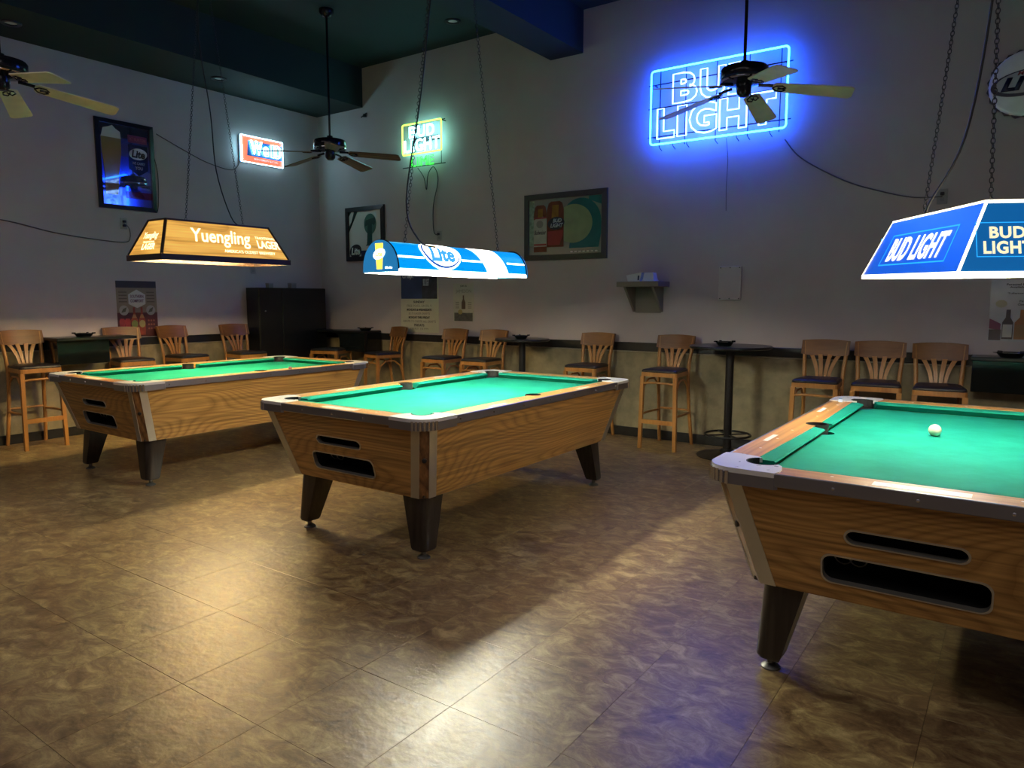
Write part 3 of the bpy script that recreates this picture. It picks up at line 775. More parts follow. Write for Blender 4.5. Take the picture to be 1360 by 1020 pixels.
# ================================================================== HANGING POOL-TABLE LIGHTS
def chain_mesh(p0, p1, pitch, wr):
    """a whole chain as one mesh"""
    mb = MB(); p0, p1 = Vector(p0), Vector(p1); d = p1-p0; n = int(d.length/pitch); d.normalize()
    a = d.orthogonal().normalized(); b = d.cross(a)
    for i in range(n+1):
        c = p0+d*pitch*i; s = a if i % 2 else b
        mb.tube([c+d*(0.64*pitch*math.cos(q))+s*(0.40*pitch*math.sin(q)) for q in [2*PI*j/8 for j in range(8)]], wr, 4, closed=True)
    return mb
def chain_links(p0, p1, pitch, wr, parent):
    p0, p1 = Vector(p0), Vector(p1); d = p1-p0; n = int(d.length/pitch); d.normalize()
    a = d.orthogonal().normalized(); b = d.cross(a)
    hook = MB().tube([p0, p0+d*pitch*0.6], wr, 6).build('chain', M_chain, parent)
    me = MB().tube([(0.40*pitch*math.sin(q), 0, 0.64*pitch*math.cos(q)) for q in [2*PI*j/10 for j in range(10)]], wr, 5, closed=True).mesh('chain_link', M_chain, 180)
    for i in range(n+1):
        s = a if i % 2 else b
        m = Matrix((s, d.cross(s), d)).transposed().to_4x4(); m.translation = p0+d*pitch*i
        link('chain_link', me, hook, m)
def cord(name, pts, r, m, parent=None):
    """smooth cord through points (Catmull-Rom)"""
    P = [Vector(p) for p in pts]; out = []
    for i in range(len(P)-1):
        a, b, c, d = P[max(i-1, 0)], P[i], P[i+1], P[min(i+2, len(P)-1)]
        for k in range(6):
            t = k/6
            out.append(0.5*((2*b)+(c-a)*t+(2*a-5*b+4*c-d)*t*t+(3*b-a-3*c+d)*t**3))
    out.append(P[-1])
    return MB().tube(out, r, 6).build(name, m, parent, smooth=180)
def tubes(T, key, xs, y0, y1, z):
    st, col = TUBE[key]
    m = emis('fluorescent_'+key, col, st)
    for x in xs:
        t = MB().tube([(x, y0, z), (x, y1, z)], 0.013, 10).build('light_tube', m, T, smooth=60)
        for y in (y0, y1):
            MB().box(x-0.017, x+0.017, y-0.012, y+0.012, z-0.017, z+0.05).build('lamp_holder', M_white, t)

def frustum_lamp(T, bw, bl, tw, tl, h, rim, m_frame, edge, m_in):
    """trapezoid shade: local z 0 at the bottom of the rim; returns the panel frames"""
    bx, by, tx, ty = bw/2, bl/2, tw/2, tl/2
    # bottom rim
    for sx in (-1, 1): MB().box(min(sx*bx, sx*(bx-edge)), max(sx*bx, sx*(bx-edge)), -by, by, 0, rim).build('rim', m_frame, T)
    for sy in (-1, 1): MB().box(-bx+edge, bx-edge, min(sy*by, sy*(by-edge)), max(sy*by, sy*(by-edge)), 0, rim).build('rim', m_frame, T)
    # top board with its rim
    MB().rbox(-tx, tx, -ty, ty, h-0.016, h, 0.003).build('top_board', m_frame, T)
    # corner bars
    for sx in (-1, 1):
        for sy in (-1, 1):
            MB().tube([(sx*(bx-edge*0.6), sy*(by-edge*0.6), rim), (sx*(tx-edge*0.4), sy*(ty-edge*0.4), h-0.01)], edge*0.62, 4).build('corner_bar', m_frame, T)
    fr = {}
    for nm, o0, xa, up, w0, w1 in (('+x', (bx-edge*0.4, 0, rim), (0, 1, 0), (tx-bx, 0, h-rim), bl, tl), ('-x', (-bx+edge*0.4, 0, rim), (0, -1, 0), (bx-tx, 0, h-rim), bl, tl),
                               ('-y', (0, -by+edge*0.4, rim), (1, 0, 0), (0, by-ty, h-rim), bw, tw), ('+y', (0, by-edge*0.4, rim), (-1, 0, 0), (0, ty-by, h-rim), bw, tw)):
        fr[nm] = (frame(o0, xa, up), w0-edge, w1-edge, Vector(up).length)
    return fr

# --- amber lager light over the leftmost table
T = thing('pool_light', 'amber lager pool light with brown wood frame hanging over the leftmost table', 'pool light', (-5.908, 3.77, 1.742), 0, 'lights hanging over the pool tables')
M_lagframe = mat('dark_brown_frame', (0.030, 0.016, 0.010), 0.4)
M_lagwood = wood('backlit_amber_wood', (0.62, 0.29, 0.045), (0.95, 0.52, 0.10), ring=6, stretch=0.35, lines=4, streak=0.55, emitk=0.34, rough=0.5, coat=0.0)
M_lagtext = emis('backlit_cream_lettering', (1.0, 0.86, 0.52), 0.62)
fr = frustum_lamp(T, 0.54, 1.25, 0.28, 1.00, 0.345, 0.048, M_lagframe, 0.026, M_white)
for nm, (mw, w0, w1, h) in fr.items():
    pn = MB().plate([(-w0/2, 0), (w0/2, 0), (w1/2, h), (-w1/2, h)], -0.004, 0.0).build('shade_panel', M_lagwood, T, mw=mw)
    if nm in ('+x', '-x'):
        text('lettering', 'Yuengling', 0.56, 0.165, M_lagtext, pn, z=0.001, bold=0.016, shear=0.25, cx=-0.02, cy=0.170)
        text('lettering', 'LAGER', 0.235, 0.080, M_lagtext, pn, z=0.001, bold=0.03, cx=0.435, cy=0.140)
        text('lettering', 'TRADITIONAL', 0.21, 0.024, M_lagtext, pn, z=0.001, bold=0.01, cx=0.415, cy=0.205)
        text('lettering', "AMERICA'S OLDEST BREWERY", 0.52, 0.028, M_lagtext, pn, z=0.001, bold=0.01, cx=0.22, cy=0.055)
    else:
        text('lettering', 'Yuengling', 0.22, 0.075, M_lagtext, pn, z=0.001, bold=0.012, shear=0.25, cx=0.0, cy=0.165)
        text('lettering', 'LAGER', 0.20, 0.055, M_lagtext, pn, z=0.001, bold=0.03, cx=0.02, cy=0.070)
        text('lettering', 'TRADITIONAL', 0.18, 0.016, M_lagtext, pn, z=0.001, bold=0.01, cx=0.0, cy=0.112)
tubes(T, 'lager', (-0.10, 0.10), -0.52, 0.52, 0.10)
MB().box(-0.20, 0.20, -0.56, 0.56, 0.150, 0.156).build('reflector', M_white, T)
for y0, y1 in ((-0.24, 0.02), (0.32, 0.04)):
    chain_mesh((0, y0, 0.345), (0, y1, 4.40-1.742), 0.021, 0.0019).build('chain', M_chain, T)
cord('power_cord', [(0, 0.30, 0.345), (0, 0.20, 0.42), (0.02, 0.06, 0.80), (0.0, 0.04, 1.3), (0.01, -0.04, 1.9), (0, -0.02, 2.658)], 0.005, M_cord, T)

# --- half-round light over the middle table
T = thing('pool_light', 'half-round blue and white beer pool light hanging over the middle table', 'pool light', (-3.114, 3.735, 1.600), 0, 'lights hanging over the pool tables')
LR, LH, LL = 0.135, 0.165, 1.33
def arch(t, k=1.0): return (LR*k*math.cos(t), LH*k*math.sin(t))
M_lb = emis('backlit_sky_blue', (0.0, 0.27, 0.72), 0.42)
M_lend = emis('backlit_end_blue', (0.02, 0.22, 0.52), 0.24)
M_lw = emis('backlit_white', (1.0, 1.0, 0.94), 1.6)
M_lnavy = emis('backlit_navy', (0.01, 0.06, 0.26), 0.6)
def arc_patch(name, fn0, fn1, t0, t1, k, m, parent, n=14):
    """strip of the half cylinder between y=fn0(t) and y=fn1(t)"""
    vs = []; fs = []
    for i in range(n+1):
        t = t0+(t1-t0)*i/n
        x, z = arch(t, k)
        ni = 4
        for j in range(ni+1): vs.append((x, fn0(t)+(fn1(t)-fn0(t))*j/ni, z))
    for i in range(n):
        for j in range(4): a = i*5+j; fs.append((a, a+1, a+6, a+5))
    return MB().add(vs, fs).build(name, m, parent, smooth=60, fix=False)
c = lambda v: (lambda t: v)
sh = arc_patch('shade', c(-LL/2), c(LL/2), 0.0, PI, 1.0, M_lb, T, 24)
# underside lining so the shade has thickness and a white inside
arc_patch('shade_lining', c(-LL/2+0.004), c(LL/2-0.004), 0.0, PI, 0.965, M_white, T, 24)
for t0 in (0.0, PI):
    s = 1 if t0 == 0 else -1
    MB().box(min(s*LR*0.96, s*LR*1.02), max(s*LR*0.96, s*LR*1.02), -LL/2, LL/2, -0.022, 0.004).build('rim', emis('backlit_white_rim', (1.0, 1.0, 0.92), 1.5), T)
# white S-curve swoosh, stripes and oval badge on both flanks
for side in (0, 1):
    tt = (lambda t: t) if side == 0 else (lambda t: PI-t)
    def patch(name, f0, f1, a, b, k, m):
        return arc_patch(name, f0, f1, tt(a), tt(b), k, m, sh)
    patch('white_band', lambda t: 0.10+0.10*(1-math.sin(t)), lambda t: 0.36+0.08*(1-math.sin(t)), 0.02, 1.45, 1.006, M_lw)
    for y0, y1 in ((-LL/2+0.01, -0.42), (-0.06, 0.15), (0.44, LL/2-0.01)):
        patch('white_stripe', c(y0), c(y1), 0.42, 0.50, 1.006, M_lw)
    # oval badge: built flat then wrapped round the shade
    def wrap(mb_or_me, yc, name, m, k):
        me = mb_or_me
        bm = bmesh.new(); bm.from_mesh(me)
        for q in [-0.14+0.02*i for i in range(15)]:
            bmesh.ops.bisect_plane(bm, geom=bm.verts[:]+bm.edges[:]+bm.faces[:], plane_co=(0, q, 0), plane_no=(0, 1, 0))
        for v in bm.verts:
            s_ = v.co.y; t = (s_+0.115)/0.15
            x, z = arch(t, k) if side == 0 else arch(PI-t, k)
            y = yc+v.co.x if side == 0 else yc-v.co.x
            v.co = (x, y, z)
        bmesh.ops.recalc_face_normals(bm, faces=bm.faces[:])
        bm.to_mesh(me); bm.free(); me.materials.clear(); me.materials.append(m); me.name = name
        return link(name, me, sh)
    def flatmesh(o2):
        mb = MB(); tri = tessellate_polygon([[Vector((p[0], p[1], 0)) for p in o2]])
        mb.add([(p[0], p[1], 0) for p in o2], tri); return mb.mesh('badge', M_lw)
    yc = -0.24
    wrap(flatmesh(ell(0, 0.0, 0.185, 0.112, 32)), yc, 'oval_badge', M_lw, 1.012)
    wrap(flatmesh(ell(0, 0.0, 0.172, 0.100, 32)), yc, 'oval_badge_ring', M_lnavy, 1.018)
    wrap(flatmesh(ell(0.006, 0.004, 0.160, 0.092, 32)), yc, 'oval_badge_field', M_lw, 1.024)
    wrap(text_mesh('Lite', 0.235, 0.105, bold=0.045, shear=0.25, cx=0.0, cy=-0.012), yc, 'lettering', emis('backlit_lite_blue', (0.03, 0.20, 0.50), 0.8), 1.032)
    wrap(text_mesh('Miller', 0.09, 0.022, bold=0.02, shear=0.3, cx=-0.02, cy=0.064), yc, 'lettering', emis('backlit_amber_script', (0.95, 0.60, 0.15), 0.9), 1.032)
# end caps with a bottle-shaped emblem
for sy in (-1, 1):
    o2 = [arch(PI*i/20, 1.03) for i in range(21)]+[(-LR*1.03, -0.018), (LR*1.03, -0.018)]
    mw = frame((0, sy*LL/2, 0), (-sy, 0, 0), (0, 0, 1))
    cap = MB().plate(o2, -0.004, 0.010).build('end_cap', M_lend, T, mw=mw, fix=True)
    o3 = [arch(PI*i/20, 1.035) for i in range(21)]
    MB().tube([(x, y, -0.006) for x, y in o3], 0.005, 6).build('cap_edge', M_steelblk, cap)
    flat('emblem_glass', [(-0.022, 0.0), (0.022, 0.0), (0.026, 0.05), (0.032, 0.15), (-0.032, 0.15), (-0.026, 0.05)], emis('backlit_amber', (1.0, 0.55, 0.05), 1.0), cap, 0.011)
    flat('emblem_oval', ell(0, 0.088, 0.050, 0.030, 20, tilt=0.3), emis('backlit_pale', (0.95, 0.92, 0.75), 1.0), cap, 0.0125)
    text('lettering', 'Lite', 0.055, 0.028, emis('backlit_gold_text', (0.75, 0.45, 0.05), 0.8), cap, z=0.014, bold=0.03, cy=0.088)
    text('lettering', 'Miller Lite', 0.055, 0.012, M_lw, cap, z=0.011, bold=0.02, cx=0.075, cy=0.008)
tubes(T, 'lite', (-0.035, 0.035), -0.60, 0.60, 0.028)
for y0, y1 in ((-0.46, -0.02), (0.50, 0.08)):
    chain_mesh((0, y0, LH), (0, y1, 4.40-1.600), 0.021, 0.0020).build('chain', M_chain, T)
cord('power_cord', [(0, -0.22, LH), (0.10, -0.30, LH-0.02), (0.06, -0.40, LH+0.02), (0, -0.44, 0.42), (0.01, -0.30, 1.1), (0, -0.16, 1.9), (0, -0.02, 2.80)], 0.005, M_cord, T)

# --- blue light over the right table, hanging turned on its chains
yaw = math.radians(26.5)
T = thing('pool_light', 'blue trapezoid beer pool light with white rims hanging over the right table', 'pool light', (-0.305, 3.80, 1.517), yaw, 'lights hanging over the pool tables')
T.rotation_euler = (0.022, 0, yaw)
M_bframe = emis('glowing_cream_rim', (1.0, 0.90, 0.62), 1.1)
M_bblue = emis('backlit_royal_blue', (0.004, 0.10, 0.62), 0.32)
M_bend = emis('backlit_teal_blue', (0.003, 0.12, 0.38), 0.27)
M_bwhite = emis('backlit_white_lettering', (1.0, 1.0, 1.0), 0.6)
M_bcream = emis('backlit_cream_lettering2', (1.0, 0.84, 0.52), 0.36)
M_bline = emis('backlit_cyan_line', (0.02, 0.38, 0.85), 0.42)
fr = frustum_lamp(T, 0.36, 1.12, 0.14, 0.98, 0.292, 0.022, M_bframe, 0.010, M_white)
def border(x0, x1, y0, y1, s0, s1, lw, m, parent):
    """rectangle outline, its top shifted so it follows a trapezoid"""
    flat('border_line', [(x0, y0), (x1, y0), (x1+s1, y1), (x0+s0, y1)], m, parent, 0.001, 0.0006,
         [[(x0+lw, y0+lw), (x0+s0+lw, y1-lw), (x1+s1-lw, y1-lw), (x1-lw, y0+lw)]])
for nm, (mw, w0, w1, h) in fr.items():
    long = nm in ('+x', '-x')
    pn = MB().plate([(-w0/2, 0), (w0/2, 0), (w1/2, h), (-w1/2, h)], -0.004, 0.0).build('shade_panel', M_bblue if long else M_bend, T, mw=mw)
    if long:
        text('lettering', 'BUD LIGHT', 0.62, 0.120, M_bwhite, pn, z=0.001, bold=0.028, spacing=1.06, cx=0.0, cy=0.125)
        border(-0.38, 0.38, 0.045, 0.205, 0.02, -0.02, 0.006, M_bline, pn)
    else:
        text('lettering', 'BUD', 0.125, 0.046, M_bcream, pn, z=0.001, bold=0.035, spacing=1.08, cx=0.0, cy=0.150)
        text('lettering', 'LIGHT', 0.170, 0.050, M_bcream, pn, z=0.001, bold=0.035, spacing=1.08, cx=0.0, cy=0.092)
        border(-0.11, 0.11, 0.055, 0.190, 0.0, 0.0, 0.003, M_bline, pn)
tubes(T, 'blue', (-0.07, 0.07), -0.48, 0.48, 0.075)
MB().box(-0.11, 0.11, -0.50, 0.50, 0.125, 0.130).build('reflector', M_white, T)
chain_links((-0.045, -0.47, 0.292), (-0.06, -0.25, 4.40-1.53), 0.0185, 0.0021, T)
chain_links((-0.060, 0.12, 0.292), (0.10, -0.02, 4.40-1.53), 0.0185, 0.0021, T)
cord('power_cord', [(-0.06, 0.08, 0.292), (-0.06, 0.06, 0.34), (0.02, -0.05, 0.60), (0.06, -0.10, 1.1), (0.06, -0.14, 1.8), (0.05, -0.15, 2.86)], 0.005, M_cord, T)

# ================================================================== CEILING FANS
def make_fan(blade_m, phase=36, droop=5.0):
    T = empty('ceiling_fan')   # origin at blade plane
    zc = ZC-2.97
    MB().lathe([(0, zc), (0.075, zc), (0.075, zc-0.03), (0.045, zc-0.07), (0.018, zc-0.08), (0, zc-0.08)], 20).build('canopy', M_navy, T, smooth=40)
    MB().lathe([(0.012, 0.13), (0.012, zc-0.06)], 10).build('down_rod', M_navy, T, smooth=60)
    MB().lathe([(0, 0.165), (0.03, 0.165), (0.035, 0.125), (0.12, 0.130), (0.160, 0.118), (0.168, 0.105), (0.168, 0.040), (0.155, 0.022), (0.06, 0.010), (0, 0.010)], 28).build('motor_housing', M_navy, T, smooth=40)
    MB().lathe([(0.158, 0.022), (0.171, 0.028), (0.171, 0.042), (0.166, 0.048)], 28).build('chrome_ring', M_chrome, T, smooth=40)
    MB().lathe([(0, -0.085), (0.030, -0.082), (0.050, -0.06), (0.055, -0.01), (0.055, 0.012), (0, 0.012)], 20).build('switch_cup', M_navy, T, smooth=40)
    for i in range(5):
        a = math.radians(phase+72*i)
        m = Matrix.Rotation(a, 4, 'Z') @ Matrix.Rotation(math.radians(droop), 4, 'Y') @ Matrix.Rotation(math.radians(-12), 4, 'X')
        n = 8
        o2 = [(0.22, -0.060), (0.69, -0.078)]+[(0.71+0.034*math.cos(q), 0.040*math.sin(q)*1.0+(-0.038 if q < 0 else 0.038)) for q in [-PI/2+PI*j/n for j in range(n+1)]]+[(0.69, 0.078), (0.22, 0.060), (0.20, 0.03), (0.20, -0.03)]
        b = MB().plate(o2, -0.004, 0.004).build('blade', blade_m, T, mw=m, fix=True)
        iron = MB(); 
        iron.tube([(0.10, 0, 0.006), (0.17, 0, 0.010), (0.21, 0, 0.008)], 0.012, 6, flat=0.5)
        for s in (-1, 1):
            iron.tube([(0.20, 0, -0.008), (0.225, s*0.034, -0.008), (0.265, s*0.040, -0.008), (0.290, s*0.014, -0.008), (0.262, 0, -0.008), (0.235, s*0.010, -0.008)], 0.005, 6)
        iron.build('blade_iron', M_navy, b)
    return T
f0 = make_fan(M_bladebr, 33, 5.0); f0.location = (-6.10, 5.31, 2.97); tag(f0, 'ceiling fan with brown blades hanging between the amber light and the lime neon sign', 'ceiling fan', 'ceiling fans')
f1 = make_fan(M_blade, 21, 8.0); f1.location = (-1.773, 5.43, 2.97); tag(f1, 'ceiling fan with cream blades hanging in front of the large blue neon sign', 'ceiling fan', 'ceiling fans')
f2 = dup(f1, (-5.99, 2.25, 2.97), math.radians(-15)); tag(f2, 'ceiling fan with cream blades cut off by the left edge of the picture', 'ceiling fan', 'ceiling fans')

# recessed ceiling lights (unlit cans)
for x, y, z, lab in ((-5.23, 6.30, ZC, 'small recessed ceiling can light above the lime neon sign'), (-7.62, 5.04, 3.91, 'recessed can light in the soffit above the small red and white neon sign'), (-7.66, 2.99, 3.91, 'recessed can light in the soffit above the left fan')):
    T = thing('recessed_light', lab, 'ceiling light', (x, y, z), 0, 'recessed can lights')
    MB().lathe([(0.052, 0.0), (0.052, -0.010), (0.082, -0.012), (0.086, 0.0)], 24).build('trim_ring', M_steelblk, T, smooth=40)
    MB().lathe([(0, -0.006), (0.030, -0.006), (0.045, -0.002), (0.052, 0)], 18).build('bulb', mat('frosted_bulb', (0.7, 0.68, 0.62), 0.4), T, smooth=60)

# ================================================================== NEON SIGNS
def tube_loop(pts, r, z, name, m, parent, closed=True):
    return MB().tube([(p[0], p[1], z) for p in pts], r, 6, closed=closed, up=(0, 0, 1)).build(name, m, parent, smooth=60)
def neon_word(word, boxes, bold, r, z, m, parent):
    for ch, (x0, x1, y0, y1) in zip(word, boxes):
        lp = outline_loops(ch, x1-x0, y1-y0, bold, (x0+x1)/2, (y0+y1)/2)
        mb = MB()
        for l in lp: mb.tube([(p.x, p.y, z) for p in l], r, 6, closed=True, up=(0, 0, 1))
        mb.build('letter', m, parent, smooth=60)
def split(x0, x1, wts, gap):
    tot = sum(wts); w = (x1-x0-gap*(len(wts)-1))/tot; out = []; x = x0
    for k in wts: out.append((x, x+w*k)); x += w*k+gap
    return out
def neon_frame(x0, x1, y0, y1, rad, r, z, m, T, gaps=()):
    pts = rrect(x0, x1, y0, y1, rad, 4)
    return tube_loop(pts, r, z, 'frame_tube', m, T)
# large blue sign
T = thing('neon_sign', 'large blue neon beer sign with outlined letters in a blue frame on the back wall', 'neon sign', group='neon signs', mw=wallB(-2.47, 3.275))
NB = emis('neon_blue', (0.006, 0.080, 1.0), 27.0); NW = emis('neon_white_blue', (0.075, 0.20, 1.0), 10.0)
neon_frame(-0.645, 0.645, -0.345, 0.345, 0.03, 0.0085, 0.085, NB, T)
bud = [(a, b, 0.015, 0.285) for a, b in split(-0.42, 0.36, (1.0, 1.0, 1.0), 0.03)]
lig = [(a, b, -0.295, -0.015) for a, b in split(-0.575, 0.55, (0.75, 0.38, 1.1, 1.05, 0.95), 0.03)]
neon_word('BUD', bud, 0.045, 0.0065, 0.085, NW, T); neon_word('LIGHT', lig, 0.045, 0.0065, 0.085, NW, T)
for y in (-0.27, 0.0, 0.22): MB().box(-0.68, 0.68, y-0.005, y+0.005, 0.060, 0.066).build('support_bar', M_steelblk, T)
for x in (-0.56, -0.30, 0.0, 0.30, 0.58): MB().box(x-0.004, x+0.004, -0.37, 0.36, 0.054, 0.060).build('support_wire', M_steelblk, T)
for x in (-0.56, -0.42, -0.28, 0.0, 0.2, 0.30, 0.50): MB().tube([(x, -0.345, 0.06), (x, -0.37, 0.06), (x+0.015, -0.40, 0.03)], 0.004, 5).build('bracket_clip', M_steelblk, T)
for x in (-0.62, 0.62):
    for y in (-0.27, 0.22): MB().tube([(x, y, 0.0), (x, y, 0.05)], 0.008, 6).build('standoff', M_steelblk, T)
cord('power_cord', [(0.10, -0.36, 0.04), (0.11, -0.55, 0.012), (0.105, -0.80, 0.012), (0.11, -1.02, 0.012)], 0.003, M_greycord, T)
# lime sign
T = thing('neon_sign', 'small lime green and white neon beer sign high on the back wall', 'neon sign', group='neon signs', mw=wallB(-6.11, 3.37))
NL = emis('neon_lime', (0.40, 1.0, 0.06), 1.5); NC = emis('neon_white_cyan', (0.30, 0.90, 1.0), 9.0); NG = emis('neon_green', (0.03, 1.0, 0.03), 0.6)
neon_frame(-0.315, 0.315, -0.175, 0.185, 0.02, 0.0095, 0.10, NL, T)
neon_word('BUD', [(a, b, 0.020, 0.150) for a, b in split(-0.20, 0.20, (1, 1, 1), 0.034)], 0.0, 0.0030, 0.10, NC, T)
neon_word('LIGHT', [(a, b, -0.145, -0.005) for a, b in split(-0.285, 0.285, (0.8, 0.4, 1.1, 1.05, 1.0), 0.030)], 0.0, 0.0030, 0.10, NC, T)
neon_word('LIME', [(a, b, -0.325, -0.215) for a, b in split(-0.17, 0.19, (0.8, 0.35, 1.2, 0.9), 0.028)], 0.0, 0.0040, 0.10, NG, T)
for y in (0.18, -0.325): MB().tube([(-0.33 if y < 0 else -0.2, y, 0.085), (0.36, y, 0.085)], 0.006, 6).build('support_bar', M_steelblk, T)
for x in (-0.18, 0.30): MB().tube([(x, 0.18, 0.085), (x, -0.33, 0.085)], 0.004, 6).build('support_wire', M_steelblk, T)
for x in (-0.18, 0.30): MB().tube([(x, 0.18, 0.0), (x, 0.18, 0.09)], 0.006, 6).build('standoff', M_steelblk, T)
MB().box(-0.2, 0.2, -0.02, 0.03, 0.0, 0.03).build('transformer', M_steelblk, T)
cord('power_cord', [(-0.14, -0.33, 0.02), (-0.05, -0.45, 0.012), (-0.01, -0.60, 0.012), (0.02, -0.42, 0.012), (0.12, -0.34, 0.02), (0.18, -0.50, 0.012), (0.10, -0.80, 0.012), (0.10, -1.10, 0.012), (0.16, -1.16, 0.012)], 0.005, M_cord, T)
# red, white and blue sign on the left wall
T = thing('neon_sign', 'small red, white and blue neon sign with white lettering on the left wall', 'neon sign', group='neon signs', mw=wallA(5.905, 3.295))
rect('sign_panel', -0.315, 0.315, -0.165, 0.165, mat('clear_blue_panel', (0.03, 0.10, 0.30), 0.15), T, 0.03, 0.006)
RD = emis('backlit_red', (0.85, 0.10, 0.05), 0.55)
rect('red_band', -0.30, 0.31, -0.155, -0.075, RD, T, 0.036, 0.001); rect('red_band', -0.25, 0.31, 0.115, 0.155, RD, T, 0.036, 0.001)
flat('red_slash', [(-0.30, -0.155), (-0.22, -0.155), (-0.19, 0.155), (-0.30, 0.155)], RD, T, 0.0365, 0.001)
NWW = emis('neon_white_cool', (0.40, 0.90, 1.0), 9.0)
neon_frame(-0.312, 0.312, -0.160, 0.162, 0.01, 0.006, 0.055, emis('neon_pale_frame', (0.50, 0.90, 1.0), 3.5), T)
neon_word('We', [(-0.165, 0.0, -0.05, 0.115), (0.015, 0.10, -0.05, 0.065)], 0.015, 0.0045, 0.055, NWW, T)
neon_word('ID', [(0.135, 0.175, -0.05, 0.105), (0.20, 0.285, -0.05, 0.105)], 0.015, 0.0045, 0.055, NWW, T)
tube_loop([(-0.30, -0.15), (-0.30, 0.155)], 0.010, 0.055, 'side_tube', NWW, T, closed=False)
text('lettering', 'RESPONSIBILITY MATTERS', 0.36, 0.022, mat('print_white2', (0.8, 0.8, 0.8), 0.5), T, z=0.0375, bold=0.01, cx=0.07, cy=-0.105)
for x in (-0.27, 0.0, 0.27):
    for y in (-0.15, 0.15): MB().tube([(x, y, 0), (x, y, 0.05)], 0.005, 6).build('standoff', M_steelblk, T)
cord('power_cord', [(-0.30, -0.165, 0.02), (-0.42, -0.28, 0.012), (-0.75, -0.24, 0.012), (-1.05, -0.14, 0.012), (-1.36, -0.02, 0.012)], 0.005, M_greycord, T)

# ================================================================== PICTURES AND POSTERS
def picture(label, mw, w, h, fw, m_frame, m_field, name='framed_mirror', cat='picture', dep=0.028):
    """frame of four mitred bars round a field; x, y centred"""
    T = thing(name, label, cat, mw=mw)
    a, b = w/2, h/2
    for q in ([(-a,-b),(a,-b),(a-fw,-b+fw),(-a+fw,-b+fw)], [(a,-b),(a,b),(a-fw,b-fw),(a-fw,-b+fw)], [(a,b),(-a,b),(-a+fw,b-fw),(a-fw,b-fw)], [(-a,b),(-a,-b),(-a+fw,-b+fw),(-a+fw,b-fw)]):
        mb = MB().add([(x, y, 0) for x, y in q]+[(q[0][0]*0.995, q[0][1]*0.995, dep*0.8), (q[1][0]*0.995, q[1][1]*0.995, dep*0.8), (q[2][0], q[2][1], dep), (q[3][0], q[3][1], dep)], [(3,2,1,0),(4,5,6,7),(0,1,5,4),(1,2,6,5),(2,3,7,6),(3,0,4,7)])
        mb.build('frame_bar', m_frame, T)
    fld = rect('mirror_field', -a+fw*0.8, a-fw*0.8, -b+fw*0.8, b-fw*0.8, m_field, T, 0.006, 0.003)
    return T, fld
def glossy(name, col, mirror=0.6, rough=0.03):
    return mat(name, col, rough, metal=mirror, coat=0.6)
# 1. tall beer-glass mirror on the left wall
T, F = picture('black framed beer mirror with tall glass and black shield on the left wall', wallA(4.19, 2.87), 0.63, 0.94, 0.045, M_frameblk, glossy('blue_mirror', (0.10, 0.13, 0.42), 0.9, 0.04))
z = 0.0105
rect('upper_field', -0.27, 0.27, 0.10, 0.425, glossy('upper_purple_mirror', (0.16, 0.15, 0.24), 0.8), T, z-0.001)
flat('light_swoosh', [(-0.05, -0.22), (0.27, -0.24), (0.27, -0.05), (0.05, 0.02)], glossy('pale_blue_mirror', (0.24, 0.28, 0.52), 0.8), T, z)
rect('red_stripe', -0.02, 0.27, -0.34, -0.265, glossy('maroon_mirror', (0.16, 0.02, 0.03), 0.6), T, z)
flat('beer_glass', [(-0.235, -0.32), (-0.105, -0.32), (-0.085, -0.10), (-0.050, 0.12), (-0.045, 0.28), (-0.255, 0.28), (-0.250, 0.12), (-0.235, -0.10)], glossy('amber_beer_print', (0.40, 0.26, 0.04), 0.45), T, z+0.001)
flat('beer_head', [(-0.255, 0.28), (-0.045, 0.28), (-0.05, 0.35), (-0.10, 0.38), (-0.13, 0.41), (-0.17, 0.39), (-0.23, 0.37)], mat('foam_print', (0.50, 0.46, 0.36), 0.4), T, z+0.001)
rect('banner', 0.03, 0.24, 0.26, 0.34, mat('dull_red_banner', (0.16, 0.02, 0.02), 0.3), T, z+0.001)
text('lettering', 'AT BURTON', 0.18, 0.035, mat('banner_text', (0.30, 0.08, 0.07), 0.4), T, z=z+0.002, bold=0.02, cx=0.135, cy=0.30)
flat('shield', [(0.03, -0.02), (0.135, -0.09), (0.24, -0.02), (0.24, 0.24), (0.03, 0.24)], mat('black_shield', (0.008, 0.008, 0.012), 0.15), T, z+0.001)
flat('oval', ell(0.135, 0.145, 0.100, 0.062, 26, tilt=0.12), mat('silver_oval', (0.55, 0.55, 0.58), 0.25), T, z+0.002)
text('lettering', 'Lite', 0.15, 0.085, mat('black_print', (0.012, 0.012, 0.018), 0.3), T, z=z+0.003, bold=0.04, shear=0.2, cx=0.135, cy=0.145)
text('lettering', 'WE CARRY', 0.14, 0.028, mat('grey_print', (0.40, 0.40, 0.42), 0.4), T, z=z+0.002, bold=0.02, cx=0.135, cy=0.045)
text('lettering', 'YOU', 0.085, 0.036, mat('grey_print', (0.4, 0.4, 0.42)), T, z=z+0.002, bold=0.03, cx=0.135, cy=-0.005)
cord('hanging_cord', [(0.315, 0.15, 0.008), (0.35, -0.05, 0.008), (0.335, -0.40, 0.008), (0.30, -0.47, 0.008)], 0.004, M_cord, T)
